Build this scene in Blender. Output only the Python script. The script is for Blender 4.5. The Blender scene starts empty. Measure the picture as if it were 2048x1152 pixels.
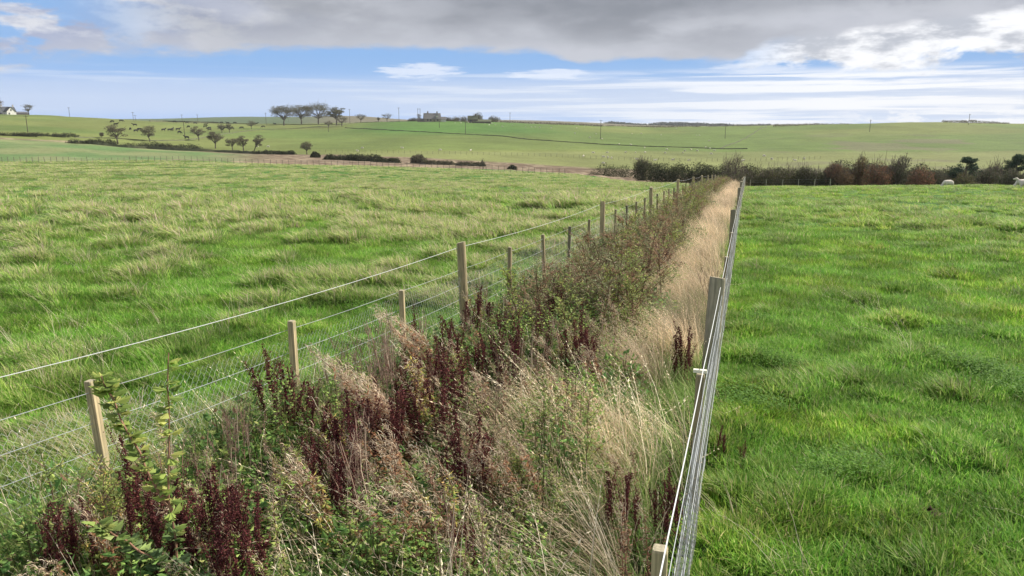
import bpy, math, random
import numpy as np
R = math.radians
rng = np.random.default_rng(7)
random.seed(7)
C = bpy.context.scene.collection

# ------------------------------------------------------------------ camera
FP, PIT, CZ = 1500.0, math.atan(331/1500.0), 2.5
cp, sp = math.cos(PIT), math.sin(PIT)
cam_d = bpy.data.cameras.new('camera'); cam = bpy.data.objects.new('camera', cam_d); C.objects.link(cam)
cam_d.sensor_width = 36; cam_d.lens = 36*FP/2048; cam_d.clip_start = .05; cam_d.clip_end = 20000
cam.location = (0, 0, CZ); cam.rotation_euler = (R(90)-PIT, 0, 0)
bpy.context.scene.camera = cam
vs = bpy.context.scene.view_settings
vs.view_transform = 'Standard'; vs.look = 'None'; vs.exposure = 0.70; vs.gamma = 1; vs.use_curve_mapping = False
bpy.context.scene.cycles.max_bounces = 6
bpy.context.scene.cycles.transparent_max_bounces = 8

# ------------------------------------------------------------------ sun
SUN_EL, SUN_AZ = 38, 62          # azimuth to the right of the view direction
sd = bpy.data.lights.new('sun', 'SUN'); sun = bpy.data.objects.new('sun', sd); C.objects.link(sun)
sd.energy = 4.8; sd.angle = R(1.5); sd.color = (1, .95, .86)
sun.rotation_euler = (R(90-SUN_EL), 0, R(-SUN_AZ+180))

# ------------------------------------------------------------------ world: real sky with cloud decks by direction
def build_world():
    w = bpy.data.worlds.new('World'); bpy.context.scene.world = w; w.use_nodes = True
    nt = w.node_tree; N = nt.nodes; L = nt.links
    for n in list(N): N.remove(n)
    out = N.new('ShaderNodeOutputWorld'); bg = N.new('ShaderNodeBackground'); L.new(bg.outputs[0], out.inputs[0])
    bg.inputs[1].default_value = 0.069
    def M(op, a, b=0.0, c=0.0, clamp=False):
        n = N.new('ShaderNodeMath'); n.operation = op; n.use_clamp = clamp
        for i, v in enumerate((a, b, c)):
            if isinstance(v, (int, float)): n.inputs[i].default_value = v
            else: L.new(v, n.inputs[i])
        return n.outputs[0]
    def SS(v, a, b):
        n = N.new('ShaderNodeMapRange'); n.interpolation_type = 'SMOOTHSTEP'
        for i, q in enumerate((v, a, b, 0., 1.)):
            if isinstance(q, (int, float)): n.inputs[i].default_value = q
            else: L.new(q, n.inputs[i])
        return n.outputs[0]
    def ramp(v, a, b, stops):
        n = N.new('ShaderNodeMapRange'); L.new(v, n.inputs[0]); n.inputs[1].default_value = a; n.inputs[2].default_value = b
        r = N.new('ShaderNodeValToRGB'); L.new(n.outputs[0], r.inputs[0]); e = r.color_ramp.elements
        while len(e) < len(stops): e.new(.5)
        for k, (p, c) in enumerate(stops):
            e[k].position = (p-a)/(b-a); e[k].color = (*((c,)*3 if isinstance(c, (int, float)) else c), 1)
        return r.outputs[0]
    def mix(f, a, b):
        n = N.new('ShaderNodeMix'); n.data_type = 'RGBA'
        for i, v in ((0, f), (6, a), (7, b)):
            if isinstance(v, (int, float)): n.inputs[i].default_value = v
            elif isinstance(v, tuple): n.inputs[i].default_value = (*v, 1)
            else: L.new(v, n.inputs[i])
        return n.outputs[2]
    tc = N.new('ShaderNodeTexCoord'); sx = N.new('ShaderNodeSeparateXYZ'); L.new(tc.outputs['Generated'], sx.inputs[0])
    x, y, z = sx.outputs
    h = M('SQRT', M('ADD', M('MULTIPLY', x, x), M('MULTIPLY', y, y)))
    E = M('MULTIPLY', M('DIVIDE', z, M('MAXIMUM', h, .02)), 1640)      # height over the horizon, 1640 per unit slope
    U = M('MULTIPLY', M('ARCTAN2', x, y), 1530)                        # bearing
    def noise(su, se, scale=1, det=6, rough=.55, off=0, dist=0):
        c = N.new('ShaderNodeCombineXYZ')
        L.new(M('MULTIPLY', U, 1/su), c.inputs[0]); L.new(M('MULTIPLY', E, 1/se), c.inputs[1]); c.inputs[2].default_value = off
        n = N.new('ShaderNodeTexNoise'); L.new(c.outputs[0], n.inputs['Vector']); n.inputs['Scale'].default_value = scale
        n.inputs['Detail'].default_value = det; n.inputs['Roughness'].default_value = rough; n.inputs['Distortion'].default_value = dist
        return n.outputs[0]
    sky = N.new('ShaderNodeTexSky'); sky.sky_type = 'NISHITA'; sky.sun_disc = False
    sky.sun_elevation = R(SUN_EL); sky.sun_rotation = R(SUN_AZ); sky.altitude = 100; sky.dust_density = .6; sky.ozone_density = 2
    # clear air between the clouds: deeper blue at the left, paler to the right and low down
    blueh = ramp(U, -1100, 1100, [(-1000, (2.5, 4.4, 8.4)), (-300, (3.1, 5.0, 8.7)), (500, (4.2, 5.7, 8.4)), (1000, (5.6, 6.5, 8.3))])
    blue = mix(SS(E, 20, 130), blueh, (2.0, 4.1, 7.6))
    col = mix(SS(E, 300, 700), blue, sky.outputs[0])
    # thin high streaks
    st = noise(420, 15, det=7, rough=.6, off=3.1, dist=.4)
    st2 = noise(900, 60, det=5, off=9)
    right = SS(U, -500, 700)
    thr = M('SUBTRACT', .50, M('MULTIPLY', right, .05))
    streak = M('MULTIPLY', SS(M('ADD', M('MULTIPLY', st, .6), M('MULTIPLY', st2, .4)), thr, M('ADD', thr, .10)), M('SUBTRACT', 1, SS(E, 88, 112)))
    streak = M('MULTIPLY', streak, M('ADD', .5, M('MULTIPLY', right, .45)))
    wcol = mix(right, (4.9, 6.0, 8.0), (6.1, 6.8, 8.3))
    veil = M('MULTIPLY', M('MULTIPLY', SS(E, 2, 30), M('SUBTRACT', 1, SS(M('ADD', E, M('MULTIPLY', M('SUBTRACT', st2, .5), 60)), 70, 100))), .55)
    col = mix(veil, col, wcol)
    col = mix(streak, col, mix(right, (6.0, 7.0, 8.7), (9.4, 9.5, 9.8)))
    # lens shaped small clouds over the gap
    for (u0, e0, ru, re, a) in ((-175, 104, 75, 17, .75), (72, 100, 80, 11, .75), (460, 108, 90, 10, .6)):
        du = M('DIVIDE', M('SUBTRACT', U, u0), ru); de = M('DIVIDE', M('SUBTRACT', E, e0), re)
        q = M('ADD', M('MULTIPLY', du, du), M('MULTIPLY', de, de))
        q = M('ADD', q, M('MULTIPLY', M('SUBTRACT', noise(70, 9, off=u0, det=8, rough=.65), .5), 5.5))
        col = mix(M('MULTIPLY', M('SUBTRACT', 1, SS(q, .2, 1.3)), a), col, (7.6, 8.2, 9.4))
    # low cumulus over the right horizon
    lc = noise(60, 22, det=6, off=21, rough=.6)
    lcm = M('MULTIPLY', SS(lc, .47, .56), M('MULTIPLY', SS(U, 520, 760), M('MULTIPLY', SS(E, -8, 0), M('SUBTRACT', 1, SS(M('SUBTRACT', E, M('MULTIPLY', M('SUBTRACT', lc, .5), 40)), 14, 34)))))
    col = mix(M('MULTIPLY', lcm, .85), col, (9.2, 9.3, 9.7))
    # white heaped cloud on the right under the deck
    cu = noise(110, 60, det=9, off=5.5, rough=.6, dist=.3)
    edge = ramp(U, -1200, 1200, [(-1100, 68/300), (-880, 82/300), (-700, 118/300), (-520, 130/300), (-300, 148/300), (60, 150/300), (130, 118/300), (420, 122/300), (560, 165/300), (850, 178/300), (1150, 190/300)])
    edge = M('MULTIPLY', edge, 300)
    cf = M('ADD', E, M('MULTIPLY', M('SUBTRACT', cu, .5), 150))
    cum = M('MULTIPLY', SS(cf, 98, 118), SS(U, 330, 560))
    ccol = mix(SS(noise(110, 40, det=9, off=7.7, rough=.62), .38, .58), (4.6, 4.9, 5.6), (9.3, 9.4, 9.7))
    col = mix(cum, col, ccol)
    # grey deck with a ragged lower edge
    dk = noise(170, 62, det=9, off=1.7, rough=.6, dist=.15)
    dk2 = noise(700, 160, det=4, off=11)
    df = M('SUBTRACT', M('ADD', M('ADD', E, M('MULTIPLY', M('SUBTRACT', dk, .5), 70)), M('MULTIPLY', M('SUBTRACT', dk2, .5), 50)), edge)
    deck = SS(df, -4, 13)
    hole = M('MULTIPLY', SS(noise(150, 60, det=8, off=31), .44, .53), M('MULTIPLY', M('SUBTRACT', 1, SS(U, -860, -560)), M('SUBTRACT', 1, SS(E, 225, 300))))
    deck = M('MULTIPLY', deck, M('SUBTRACT', 1, M('MULTIPLY', hole, .95)))
    soft = M('ADD', M('MULTIPLY', noise(330, 120, det=4, off=51, rough=.45), .6), M('MULTIPLY', noise(120, 55, det=7, off=52, rough=.5), .4))
    body = mix(SS(M('ADD', M('MULTIPLY', soft, .7), M('MULTIPLY', dk, .3)), .40, .58), (2.7, 2.9, 3.35), (4.9, 5.1, 5.7))
    bank = M('MULTIPLY', M('MULTIPLY', SS(U, -420, 0), M('SUBTRACT', 1, SS(U, 620, 1100))), SS(M('ADD', E, M('MULTIPLY', M('SUBTRACT', dk2, .5), 120)), 170, 225))
    body = mix(M('MULTIPLY', bank, .55), body, (1.8, 2.0, 2.4))
    left = M('SUBTRACT', 1, SS(U, -900, -250))
    body = mix(M('MULTIPLY', left, .8), body, mix(SS(noise(120, 52, det=9, off=14, rough=.6), .42, .60), (3.0, 3.6, 5.6), (7.4, 7.6, 8.2)))
    rt = SS(U, 350, 950)
    body = mix(M('MULTIPLY', rt, .45), body, mix(SS(cu, .42, .6), (3.2, 3.4, 4.0), (6.5, 6.7, 7.2)))
    fr = SS(df, 0, 75)
    body = mix(M('MULTIPLY', M('SUBTRACT', 1, fr), .6), body, (5.0, 5.2, 5.9))
    brk = SS(noise(500, 380, det=5, off=41), .5, .62)
    high = mix(M('MULTIPLY', SS(E, 450, 900), brk), body, (12, 12.2, 12.8))  # overhead cloud breaks, out of view, brightened to add ambient fill light
    thin = M('SUBTRACT', 1, M('MULTIPLY', SS(E, 500, 1500), .30))
    col = mix(M('MULTIPLY', deck, thin), col, high)
    # below the horizon: earth
    col = mix(SS(E, -60, -10), (1.2, 1.4, .9), col)
    L.new(col, bg.inputs[0])
build_world()

# ------------------------------------------------------------------ numpy noise
def _h(ix, iy, s):
    n = (ix.astype(np.int64)*374761393 + iy.astype(np.int64)*668265263 + s*974711) & 0x7fffffff
    n = (n ^ (n >> 13))*1274126177 & 0x7fffffff
    n = (n ^ (n >> 16)) & 0xffff
    return n/65535.0
def vn(x, y, s=0):
    x = np.asarray(x, float); y = np.asarray(y, float)
    ix = np.floor(x); iy = np.floor(y); fx = x-ix; fy = y-iy
    fx = fx*fx*(3-2*fx); fy = fy*fy*(3-2*fy)
    a = _h(ix, iy, s); b = _h(ix+1, iy, s); c = _h(ix, iy+1, s); d = _h(ix+1, iy+1, s)
    return (a*(1-fx)+b*fx)*(1-fy)+(c*(1-fx)+d*fx)*fy
def fbm(x, y, s=0, o=4):
    t = 0; a = .5; n = 0
    for k in range(o):
        t = t+a*vn(x*2**k+17*k, y*2**k-9*k, s+k); n += a; a *= .5
    return t/n
def smooth(v, a, b):
    t = np.clip((v-a)/(b-a), 0, 1); return t*t*(3-2*t)

# ------------------------------------------------------------------ terrain
FAZ = math.atan(463/1523.2)                       # bearing of the fence line
FV = np.array([math.sin(FAZ), math.cos(FAZ)]); FU = np.array([math.cos(FAZ), -math.sin(FAZ)])
SL = .037
def uv(x, y): return x*FU[0]+y*FU[1], x*FV[0]+y*FV[1]
def xy(u, v): return u*FU[0]+v*FV[0], u*FU[1]+v*FV[1]
def ratio(px, py):
    Y = FP*cp+(576-py)*sp; Z = -FP*sp+(576-py)*cp
    return Z/np.sqrt((px-1024.)**2+Y*Y)
def colx(az): return 1024+1530*math.tan(az) if abs(az) < 1.2 else (6000 if az > 0 else -4000)
TAB = {
 -600: [(90,362),(190,324),(215,326),(335,273),(450,252),(700,218),(950,240),(1600,238),(4000,238)],
 0:    [(90,362),(190,324),(215,326),(335,273),(450,255),(700,225),(950,245),(1600,240),(4000,239)],
 150:  [(90,362),(190,323),(215,325),(330,282),(450,261),(690,230),(950,246),(1600,240),(4000,238)],
 300:  [(90,362),(190,321),(215,323),(330,297),(450,272),(660,241),(900,250),(1600,239),(4000,238)],
 420:  [(90,363),(180,321),(205,322),(310,303),(440,280),(680,244),(900,250),(1600,235),(4000,238)],
 500:  [(85,364),(170,326),(195,325),(300,307),(430,284),(690,246),(900,251),(1600,231),(4000,240)],
 600:  [(85,364),(168,329),(195,327),(290,309),(430,283),(680,247),(900,251),(1500,236),(4000,240)],
 700:  [(85,366),(165,331),(195,328),(280,308),(430,280),(650,246),(850,250),(1300,226),(4000,240)],
 780:  [(80,368),(160,333),(195,330),(280,308),(430,278),(640,240),(850,250),(1350,238),(4000,242)],
 870:  [(80,369),(160,336),(195,332),(280,308),(430,275),(630,239),(850,250),(1500,243),(4000,245)],
 1000: [(78,370),(150,342),(190,338),(270,314),(430,278),(650,242),(850,252),(1500,238),(4000,246)],
 1150: [(76,372),(140,350),(180,346),(260,320),(430,283),(700,248),(900,256),(1600,243),(4000,247)],
 1300: [(68,374),(95,368),(125,372),(170,355),(250,327),(440,290),(740,253),(950,258),(2000,251),(4000,249)],
 1480: [(60,387),(88,375),(105,381),(160,358),(250,331),(440,292),(740,250),(950,258),(2000,252),(4000,249)],
 1700: [(60,387),(92,374),(110,382),(165,358),(250,333),(440,288),(700,245),(950,257),(2000,253),(4000,249)],
 1880: [(60,385),(92,372),(110,380),(165,356),(250,335),(440,284),(700,240),(950,256),(2000,253),(4000,249)],
 2048: [(60,385),(92,373),(110,380),(165,356),(250,335),(440,288),(700,247),(950,256),(2000,253),(4000,249)],
 2700: [(60,385),(92,373),(110,380),(165,356),(250,335),(440,288),(700,247),(950,256),(2000,253),(4000,249)]}
LD = np.arange(math.log(1.0), math.log(4450), .012)      # grid of log distance
DD = np.exp(LD)
AZF = np.concatenate([np.arange(-180, -54, 3.), np.arange(-54, 56, .16), np.arange(57, 180, 3.)])
AZR = np.radians(AZF)
def terrain_grid():
    keys = sorted(TAB); H = np.zeros((len(AZR), len(LD)))
    kr = []
    for k in keys:
        d = np.array([p[0] for p in TAB[k]], float); z = np.array([ratio(k, p[1])*p[0] for p in TAB[k]])+CZ
        dn = np.array([1, 4, 10, 20, 35.]); azk = math.atan((k-1024)/1530)
        zn = -SL*dn*math.cos(azk-FAZ)
        d = np.concatenate([dn, d, [9000]]); z = np.concatenate([zn, z, [z[-1]]])
        kr.append(np.interp(LD, np.log(d), z/d)*DD)       # interpolate the slope seen from the eye
    kr = np.array(kr); kx = np.array(keys, float)
    cx = np.array([colx(a) for a in AZR])
    for j in range(len(LD)): H[:, j] = np.interp(cx, kx, kr[:, j])
    k = np.exp(-.5*(np.arange(-12, 13)/5.)**2); k /= k.sum()
    Hs = np.apply_along_axis(lambda r: np.convolve(np.pad(r, 12, mode='edge'), k, 'valid'), 1, H)
    Hs[:, :12] = H[:, :12]
    k2 = np.exp(-.5*(np.arange(-30, 31)/12.)**2); k2 /= k2.sum()
    Hs = np.apply_along_axis(lambda r: np.convolve(np.pad(r, 30, mode='wrap'), k2, 'valid'), 0, Hs)
    near = smooth(DD, 15, 45)[None, :]
    P = -SL*DD[None, :]*np.cos(AZR[:, None]-FAZ)
    return P*(1-near)+Hs*near
HG = terrain_grid()
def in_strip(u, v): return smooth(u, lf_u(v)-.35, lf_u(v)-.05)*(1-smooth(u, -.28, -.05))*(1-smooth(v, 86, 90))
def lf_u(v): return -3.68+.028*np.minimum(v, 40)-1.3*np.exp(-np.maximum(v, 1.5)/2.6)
def tuss(x, y):
    """grass tussocks: 0 flat .. 1 crest"""
    a = fbm(x*1.15+.35*np.sin(y*.7), y*1.5, 3, 3); b = fbm(x*.3, y*.3, 9, 2)
    return smooth(a*.72+b*.28, .44, .74)
def base_z(x, y):
    x = np.asarray(x, float); y = np.asarray(y, float)
    d = np.maximum(np.hypot(x, y), 1.01); az = np.arctan2(x, y)
    fi = np.interp(az, AZR, np.arange(len(AZR))); fj = np.clip((np.log(d)-LD[0])/.012, 0, len(LD)-1.001)
    i = np.clip(fi.astype(int), 0, len(AZR)-2); j = fj.astype(int); fi = fi-i; fj = fj-j
    return (HG[i, j]*(1-fi)+HG[i+1, j]*fi)*(1-fj)+(HG[i, j+1]*(1-fi)+HG[i+1, j+1]*fi)*fj
def gz(x, y):
    x = np.asarray(x, float); y = np.asarray(y, float)
    d = np.hypot(x, y); u, v = uv(x, y)
    s = in_strip(u, v)
    t = tuss(x, y)*(.13+.06*smooth(d, 10, 25)*(u < -1))*(1-s)*(1-smooth(d, 120, 260))
    n = (fbm(x*.05, y*.05, 21, 3)-.5)*1.2*smooth(d, 60, 200)*(1-.0*d)+(fbm(x*.6, y*.6, 4, 2)-.5)*.05
    return base_z(x, y)+t+n
def proj(x, y, z):
    X = x; Y = y*cp-(z-CZ)*sp; Z = y*sp+(z-CZ)*cp
    return 1024+FP*X/Y, 576-FP*Z/Y
def place(px, py, dmin, dmax):
    """the ground point that is seen at this pixel, within a range of distances"""
    Y = FP*cp+(576-py)*sp; az = math.atan2(px-1024, Y)
    d = np.exp(np.linspace(math.log(dmin), math.log(dmax), 600))
    x = d*math.sin(az); y = d*math.cos(az); z = gz(x, y)
    q = proj(x, y, z)[1]; k = int(np.argmin(np.abs(q-py)))
    return float(x[k]), float(y[k]), float(z[k]), float(d[k])
def atd(px, d, py=270):
    az = math.atan2(px-1024, FP*cp+(576-py)*sp); x = d*math.sin(az); y = d*math.cos(az)
    return x, y, float(gz(x, y)), d
def mid(px, y0=0): return None

# ------------------------------------------------------------------ mesh helpers
class MB:
    def __init__(s): s.v = []; s.f = []; s.c = []; s.n = 0
    def add(s, v, f, c):
        v = np.asarray(v, float).reshape(-1, 3); c = np.asarray(c, float)
        if c.ndim == 1: c = np.repeat(c[None], len(v), 0)
        s.v.append(v); s.c.append(c); s.f.append(np.asarray(f, int)+s.n); s.n += len(v)
    def mesh(s, name, mat, smooth_=False):
        v = np.concatenate(s.v); c = np.concatenate(s.c)
        me = bpy.data.meshes.new(name)
        sz = np.concatenate([np.full(len(f), f.shape[1]) for f in s.f]); lp = np.concatenate([f.ravel() for f in s.f])
        me.vertices.add(len(v)); me.vertices.foreach_set('co', v.ravel())
        me.loops.add(len(lp)); me.loops.foreach_set('vertex_index', lp.astype(np.int32))
        me.polygons.add(len(sz)); me.polygons.foreach_set('loop_start', np.concatenate([[0], np.cumsum(sz)[:-1]]).astype(np.int32))
        try: me.polygons.foreach_set('loop_total', sz.astype(np.int32))
        except Exception: pass
        me.polygons.foreach_set('use_smooth', np.full(len(sz), smooth_))
        a = me.color_attributes.new('Col', 'FLOAT_COLOR', 'POINT')
        a.data.foreach_set('color', np.concatenate([c, np.ones((len(c), 1))], 1).astype(np.float32).ravel())
        me.update(calc_edges=True); me.validate()
        me.materials.append(mat)
        return me
    def obj(s, name, mat, parent=None, smooth_=False, link=True):
        o = bpy.data.objects.new(name, s.mesh(name, mat, smooth_))
        if link: C.objects.link(o)
        if parent is not None: o.parent = parent
        return o
def nrm(a): return a/np.maximum(np.linalg.norm(a, axis=-1, keepdims=True), 1e-9)
def ribbons(mb, P, W, side, col):
    """P (n,k,3) centre lines, W (n,k) widths, side (n,3), col (n,3) or (n,k,3)"""
    n, k, _ = P.shape
    o = side[:, None, :]*W[:, :, None]*.5
    V = np.stack([P-o, P+o], 2).reshape(n, 2*k, 3)
    b = (np.arange(n)*2*k)[:, None, None]
    q = np.array([[2*i, 2*i+1, 2*i+3, 2*i+2] for i in range(k-1)])[None]
    col = np.asarray(col, float)
    if col.ndim == 2: col = np.repeat(col[:, None], k, 1)
    mb.add(V.reshape(-1, 3), (q+b).reshape(-1, 4), np.repeat(col, 2, 1).reshape(-1, 3))
def tubes(mb, P, Rr, col, ns=4):
    n, k, _ = P.shape
    t = nrm(np.gradient(P, axis=1)); ref = np.where(np.abs(t[..., 2:3]) > .9, np.array([1., 0, 0]), np.array([0, 0, 1.]))
    a = nrm(np.cross(t, ref)); b = np.cross(t, a)
    an = np.arange(ns)*2*math.pi/ns+math.pi/ns
    V = P[:, :, None]+Rr[:, :, None, None]*(a[:, :, None]*np.cos(an)[:, None]+b[:, :, None]*np.sin(an)[:, None])
    base = (np.arange(n)*k*ns)[:, None, None]
    q = np.array([[i*ns+j, i*ns+(j+1) % ns, (i+1)*ns+(j+1) % ns, (i+1)*ns+j] for i in range(k-1) for j in range(ns)])[None]
    col = np.asarray(col, float)
    if col.ndim == 1: col = np.repeat(col[None], n, 0)
    mb.add(V.reshape(-1, 3), (q+base).reshape(-1, 4), np.repeat(col, k*ns, 0))
    if k >= 2 and ns == 4:   # end caps
        cap = (np.array([[(k-1)*ns+j for j in range(ns)]])[None]+base).reshape(-1, ns); mb.f.append(cap+(mb.n-n*k*ns))
def leaves(mb, p, d, s, ln, wd, col, fold=.25):
    """diamond leaves: base p, direction d, side s"""
    nn = nrm(np.cross(d, s)); m = p+d*ln[:, None]*.45
    V = np.stack([p, m+s*wd[:, None]*.5+nn*wd[:, None]*fold, p+d*ln[:, None], m-s*wd[:, None]*.5+nn*wd[:, None]*fold], 1)
    f = np.array([[0, 1, 2, 3]])+4*np.arange(len(p))[:, None]
    mb.add(V.reshape(-1, 3), f, np.repeat(col, 4, 0))
def rdir(n, up=0., r=rng):
    d = r.normal(size=(n, 3)); d[:, 2] += up; return nrm(d)
def pal(cols, n, w=None, jit=.15, r=rng):
    cols = np.array(cols, float); i = r.choice(len(cols), n, p=None if w is None else np.array(w)/sum(w))
    return cols[i]*(1+r.normal(size=(n, 1))*jit).clip(.4, 1.8)
def box(mb, c, s, col, rz=0.):
    x, y, z = s; v = np.array([[i*x/2, j*y/2, k*z/2] for k in (-1, 1) for j in (-1, 1) for i in (-1, 1)], float)
    ca, sa = math.cos(rz), math.sin(rz)
    v = np.stack([v[:, 0]*ca-v[:, 1]*sa, v[:, 0]*sa+v[:, 1]*ca, v[:, 2]], 1)+np.array(c)
    mb.add(v, [[0, 2, 3, 1], [4, 5, 7, 6], [0, 1, 5, 4], [2, 6, 7, 3], [0, 4, 6, 2], [1, 3, 7, 5]], col)

# ------------------------------------------------------------------ materials
def mat_col(name, rough=.8, transl=0., spec=.2, tint=False, nscale=0, namp=.3, rnd=0., bump=0, bscale=30, bdist=.01):
    m = bpy.data.materials.new(name); m.use_nodes = True; nt = m.node_tree; N = nt.nodes; L = nt.links
    b = N['Principled BSDF']; b.inputs['Roughness'].default_value = rough; b.inputs['Specular IOR Level'].default_value = spec
    a = N.new('ShaderNodeVertexColor'); a.layer_name = 'Col'; col = a.outputs[0]
    def mul(c, v):
        n = N.new('ShaderNodeMix'); n.data_type = 'RGBA'; n.blend_type = 'MULTIPLY'; n.inputs[0].default_value = 1
        L.new(c, n.inputs[6]); L.new(v, n.inputs[7]); return n.outputs[2]
    if tint:
        t = N.new('ShaderNodeAttribute'); t.attribute_type = 'INSTANCER'; t.attribute_name = 'tint'; col = mul(col, t.outputs['Color'])
    if rnd:
        oi = N.new('ShaderNodeObjectInfo'); mr = N.new('ShaderNodeMapRange'); L.new(oi.outputs['Random'], mr.inputs[0])
        mr.inputs[3].default_value = 1-rnd; mr.inputs[4].default_value = 1+rnd; col = mul(col, mr.outputs[0])
    if nscale:
        g = N.new('ShaderNodeTexCoord'); n = N.new('ShaderNodeTexNoise'); L.new(g.outputs['Object'], n.inputs['Vector'])
        n.inputs['Scale'].default_value = nscale; n.inputs['Detail'].default_value = 6
        mr = N.new('ShaderNodeMapRange'); L.new(n.outputs[0], mr.inputs[0]); mr.inputs[1].default_value = .3; mr.inputs[2].default_value = .7
        mr.inputs[3].default_value = 1-namp; mr.inputs[4].default_value = 1+namp; col = mul(col, mr.outputs[0])
    L.new(col, b.inputs['Base Color'])
    if bump:
        g = N.new('ShaderNodeTexCoord'); n = N.new('ShaderNodeTexNoise'); L.new(g.outputs['Object'], n.inputs['Vector'])
        n.inputs['Scale'].default_value = bscale; n.inputs['Detail'].default_value = 5
        bp = N.new('ShaderNodeBump'); bp.inputs['Strength'].default_value = bump; bp.inputs['Distance'].default_value = bdist
        L.new(n.outputs[0], bp.inputs['Height']); L.new(bp.outputs[0], b.inputs['Normal'])
    if transl:
        t = N.new('ShaderNodeBsdfTranslucent'); L.new(col, t.inputs[0]); mx = N.new('ShaderNodeMixShader'); mx.inputs[0].default_value = transl
        L.new(b.outputs[0], mx.inputs[1]); L.new(t.outputs[0], mx.inputs[2]); L.new(mx.outputs[0], N['Material Output'].inputs[0])
    return m
M_GRASS = mat_col('grass_blades', .6, .42, .10, tint=True, rnd=.12)
M_LEAF = mat_col('leaf', .55, .4, .15, rnd=.12)
M_DRY = mat_col('dry_stalk', .8, .2, .15, rnd=.12)
M_BARK = mat_col('bark', .9, 0, .1, nscale=20)
M_FOL = mat_col('foliage', .7, .2, .2)
M_WALL = mat_col('masonry', .9, 0, .2, nscale=1.5, namp=.15)
M_WOOL = mat_col('wool', .95, 0, .05, nscale=8, namp=.1)
M_HIDE = mat_col('hide', .7, 0, .2)
M_WIRE = mat_col('fence_wire', .45, 0, .4)

def wood_mat():
    m = bpy.data.materials.new('weathered_timber'); m.use_nodes = True; nt = m.node_tree; N = nt.nodes; L = nt.links
    b = N['Principled BSDF']; b.inputs['Roughness'].default_value = .85; b.inputs['Specular IOR Level'].default_value = .15
    a = N.new('ShaderNodeVertexColor'); a.layer_name = 'Col'
    tc = N.new('ShaderNodeTexCoord'); mp = N.new('ShaderNodeMapping'); mp.inputs['Scale'].default_value = (60, 60, 2.2); L.new(tc.outputs['Object'], mp.inputs[0])
    n = N.new('ShaderNodeTexNoise'); L.new(mp.outputs[0], n.inputs['Vector']); n.inputs['Scale'].default_value = 1; n.inputs['Detail'].default_value = 7; n.inputs['Roughness'].default_value = .65
    r = N.new('ShaderNodeMapRange'); L.new(n.outputs[0], r.inputs[0]); r.inputs[1].default_value = .3; r.inputs[2].default_value = .7; r.inputs[3].default_value = .45; r.inputs[4].default_value = 1.35
    n2 = N.new('ShaderNodeTexNoise'); L.new(tc.outputs['Object'], n2.inputs['Vector']); n2.inputs['Scale'].default_value = 9; n2.inputs['Detail'].default_value = 4
    r2 = N.new('ShaderNodeMapRange'); L.new(n2.outputs[0], r2.inputs[0]); r2.inputs[1].default_value = .35; r2.inputs[2].default_value = .7
    mx = N.new('ShaderNodeMix'); mx.data_type = 'RGBA'; mx.blend_type = 'MULTIPLY'; mx.inputs[0].default_value = 1; L.new(a.outputs[0], mx.inputs[6]); L.new(r.outputs[0], mx.inputs[7])
    m2 = N.new('ShaderNodeMix'); m2.data_type = 'RGBA'; L.new(r2.outputs[0], m2.inputs[0]); L.new(mx.outputs[2], m2.inputs[6]); m2.inputs[7].default_value = (.17, .19, .12, 1)
    m3 = N.new('ShaderNodeMath'); m3.operation = 'MULTIPLY'; L.new(r2.outputs[0], m3.inputs[0]); m3.inputs[1].default_value = .4; L.new(m3.outputs[0], m2.inputs[0])
    L.new(m2.outputs[2], b.inputs['Base Color'])
    bp = N.new('ShaderNodeBump'); bp.inputs['Strength'].default_value = .6; bp.inputs['Distance'].default_value = .004; L.new(n.outputs[0], bp.inputs['Height']); L.new(bp.outputs[0], b.inputs['Normal'])
    return m
M_WOOD = wood_mat()

def ground_mat():
    m = bpy.data.materials.new('pasture'); m.use_nodes = True; nt = m.node_tree; N = nt.nodes; L = nt.links
    b = N['Principled BSDF']; b.inputs['Roughness'].default_value = .9; b.inputs['Specular IOR Level'].default_value = .1
    a = N.new('ShaderNodeVertexColor'); a.layer_name = 'Col'
    g = N.new('ShaderNodeNewGeometry')
    def nz(s, det, lo, hi, stretch=(1, 1, 1)):
        mp = N.new('ShaderNodeMapping'); mp.inputs['Scale'].default_value = stretch; L.new(g.outputs['Position'], mp.inputs[0])
        n = N.new('ShaderNodeTexNoise'); L.new(mp.outputs[0], n.inputs['Vector']); n.inputs['Scale'].default_value = s; n.inputs['Detail'].default_value = det; n.inputs['Roughness'].default_value = .65
        r = N.new('ShaderNodeMapRange'); L.new(n.outputs[0], r.inputs[0]); r.inputs[1].default_value = .3; r.inputs[2].default_value = .7; r.inputs[3].default_value = lo; r.inputs[4].default_value = hi
        return n, r.outputs[0]
    c = a.outputs[0]
    for s, det, lo, hi in ((9, 6, .62, 1.38), (.7, 5, .8, 1.2), (.06, 5, .86, 1.14)):
        _, v = nz(s, det, lo, hi); mx = N.new('ShaderNodeMix'); mx.data_type = 'RGBA'; mx.blend_type = 'MULTIPLY'; mx.inputs[0].default_value = 1
        L.new(c, mx.inputs[6]); L.new(v, mx.inputs[7]); c = mx.outputs[2]
    L.new(c, b.inputs['Base Color'])
    n, _ = nz(5, 8, 0, 1); bp = N.new('ShaderNodeBump'); bp.inputs['Strength'].default_value = .8; bp.inputs['Distance'].default_value = .12
    L.new(n.outputs[0], bp.inputs['Height']); L.new(bp.outputs[0], b.inputs['Normal'])
    return m
M_GROUND = ground_mat()

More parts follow.
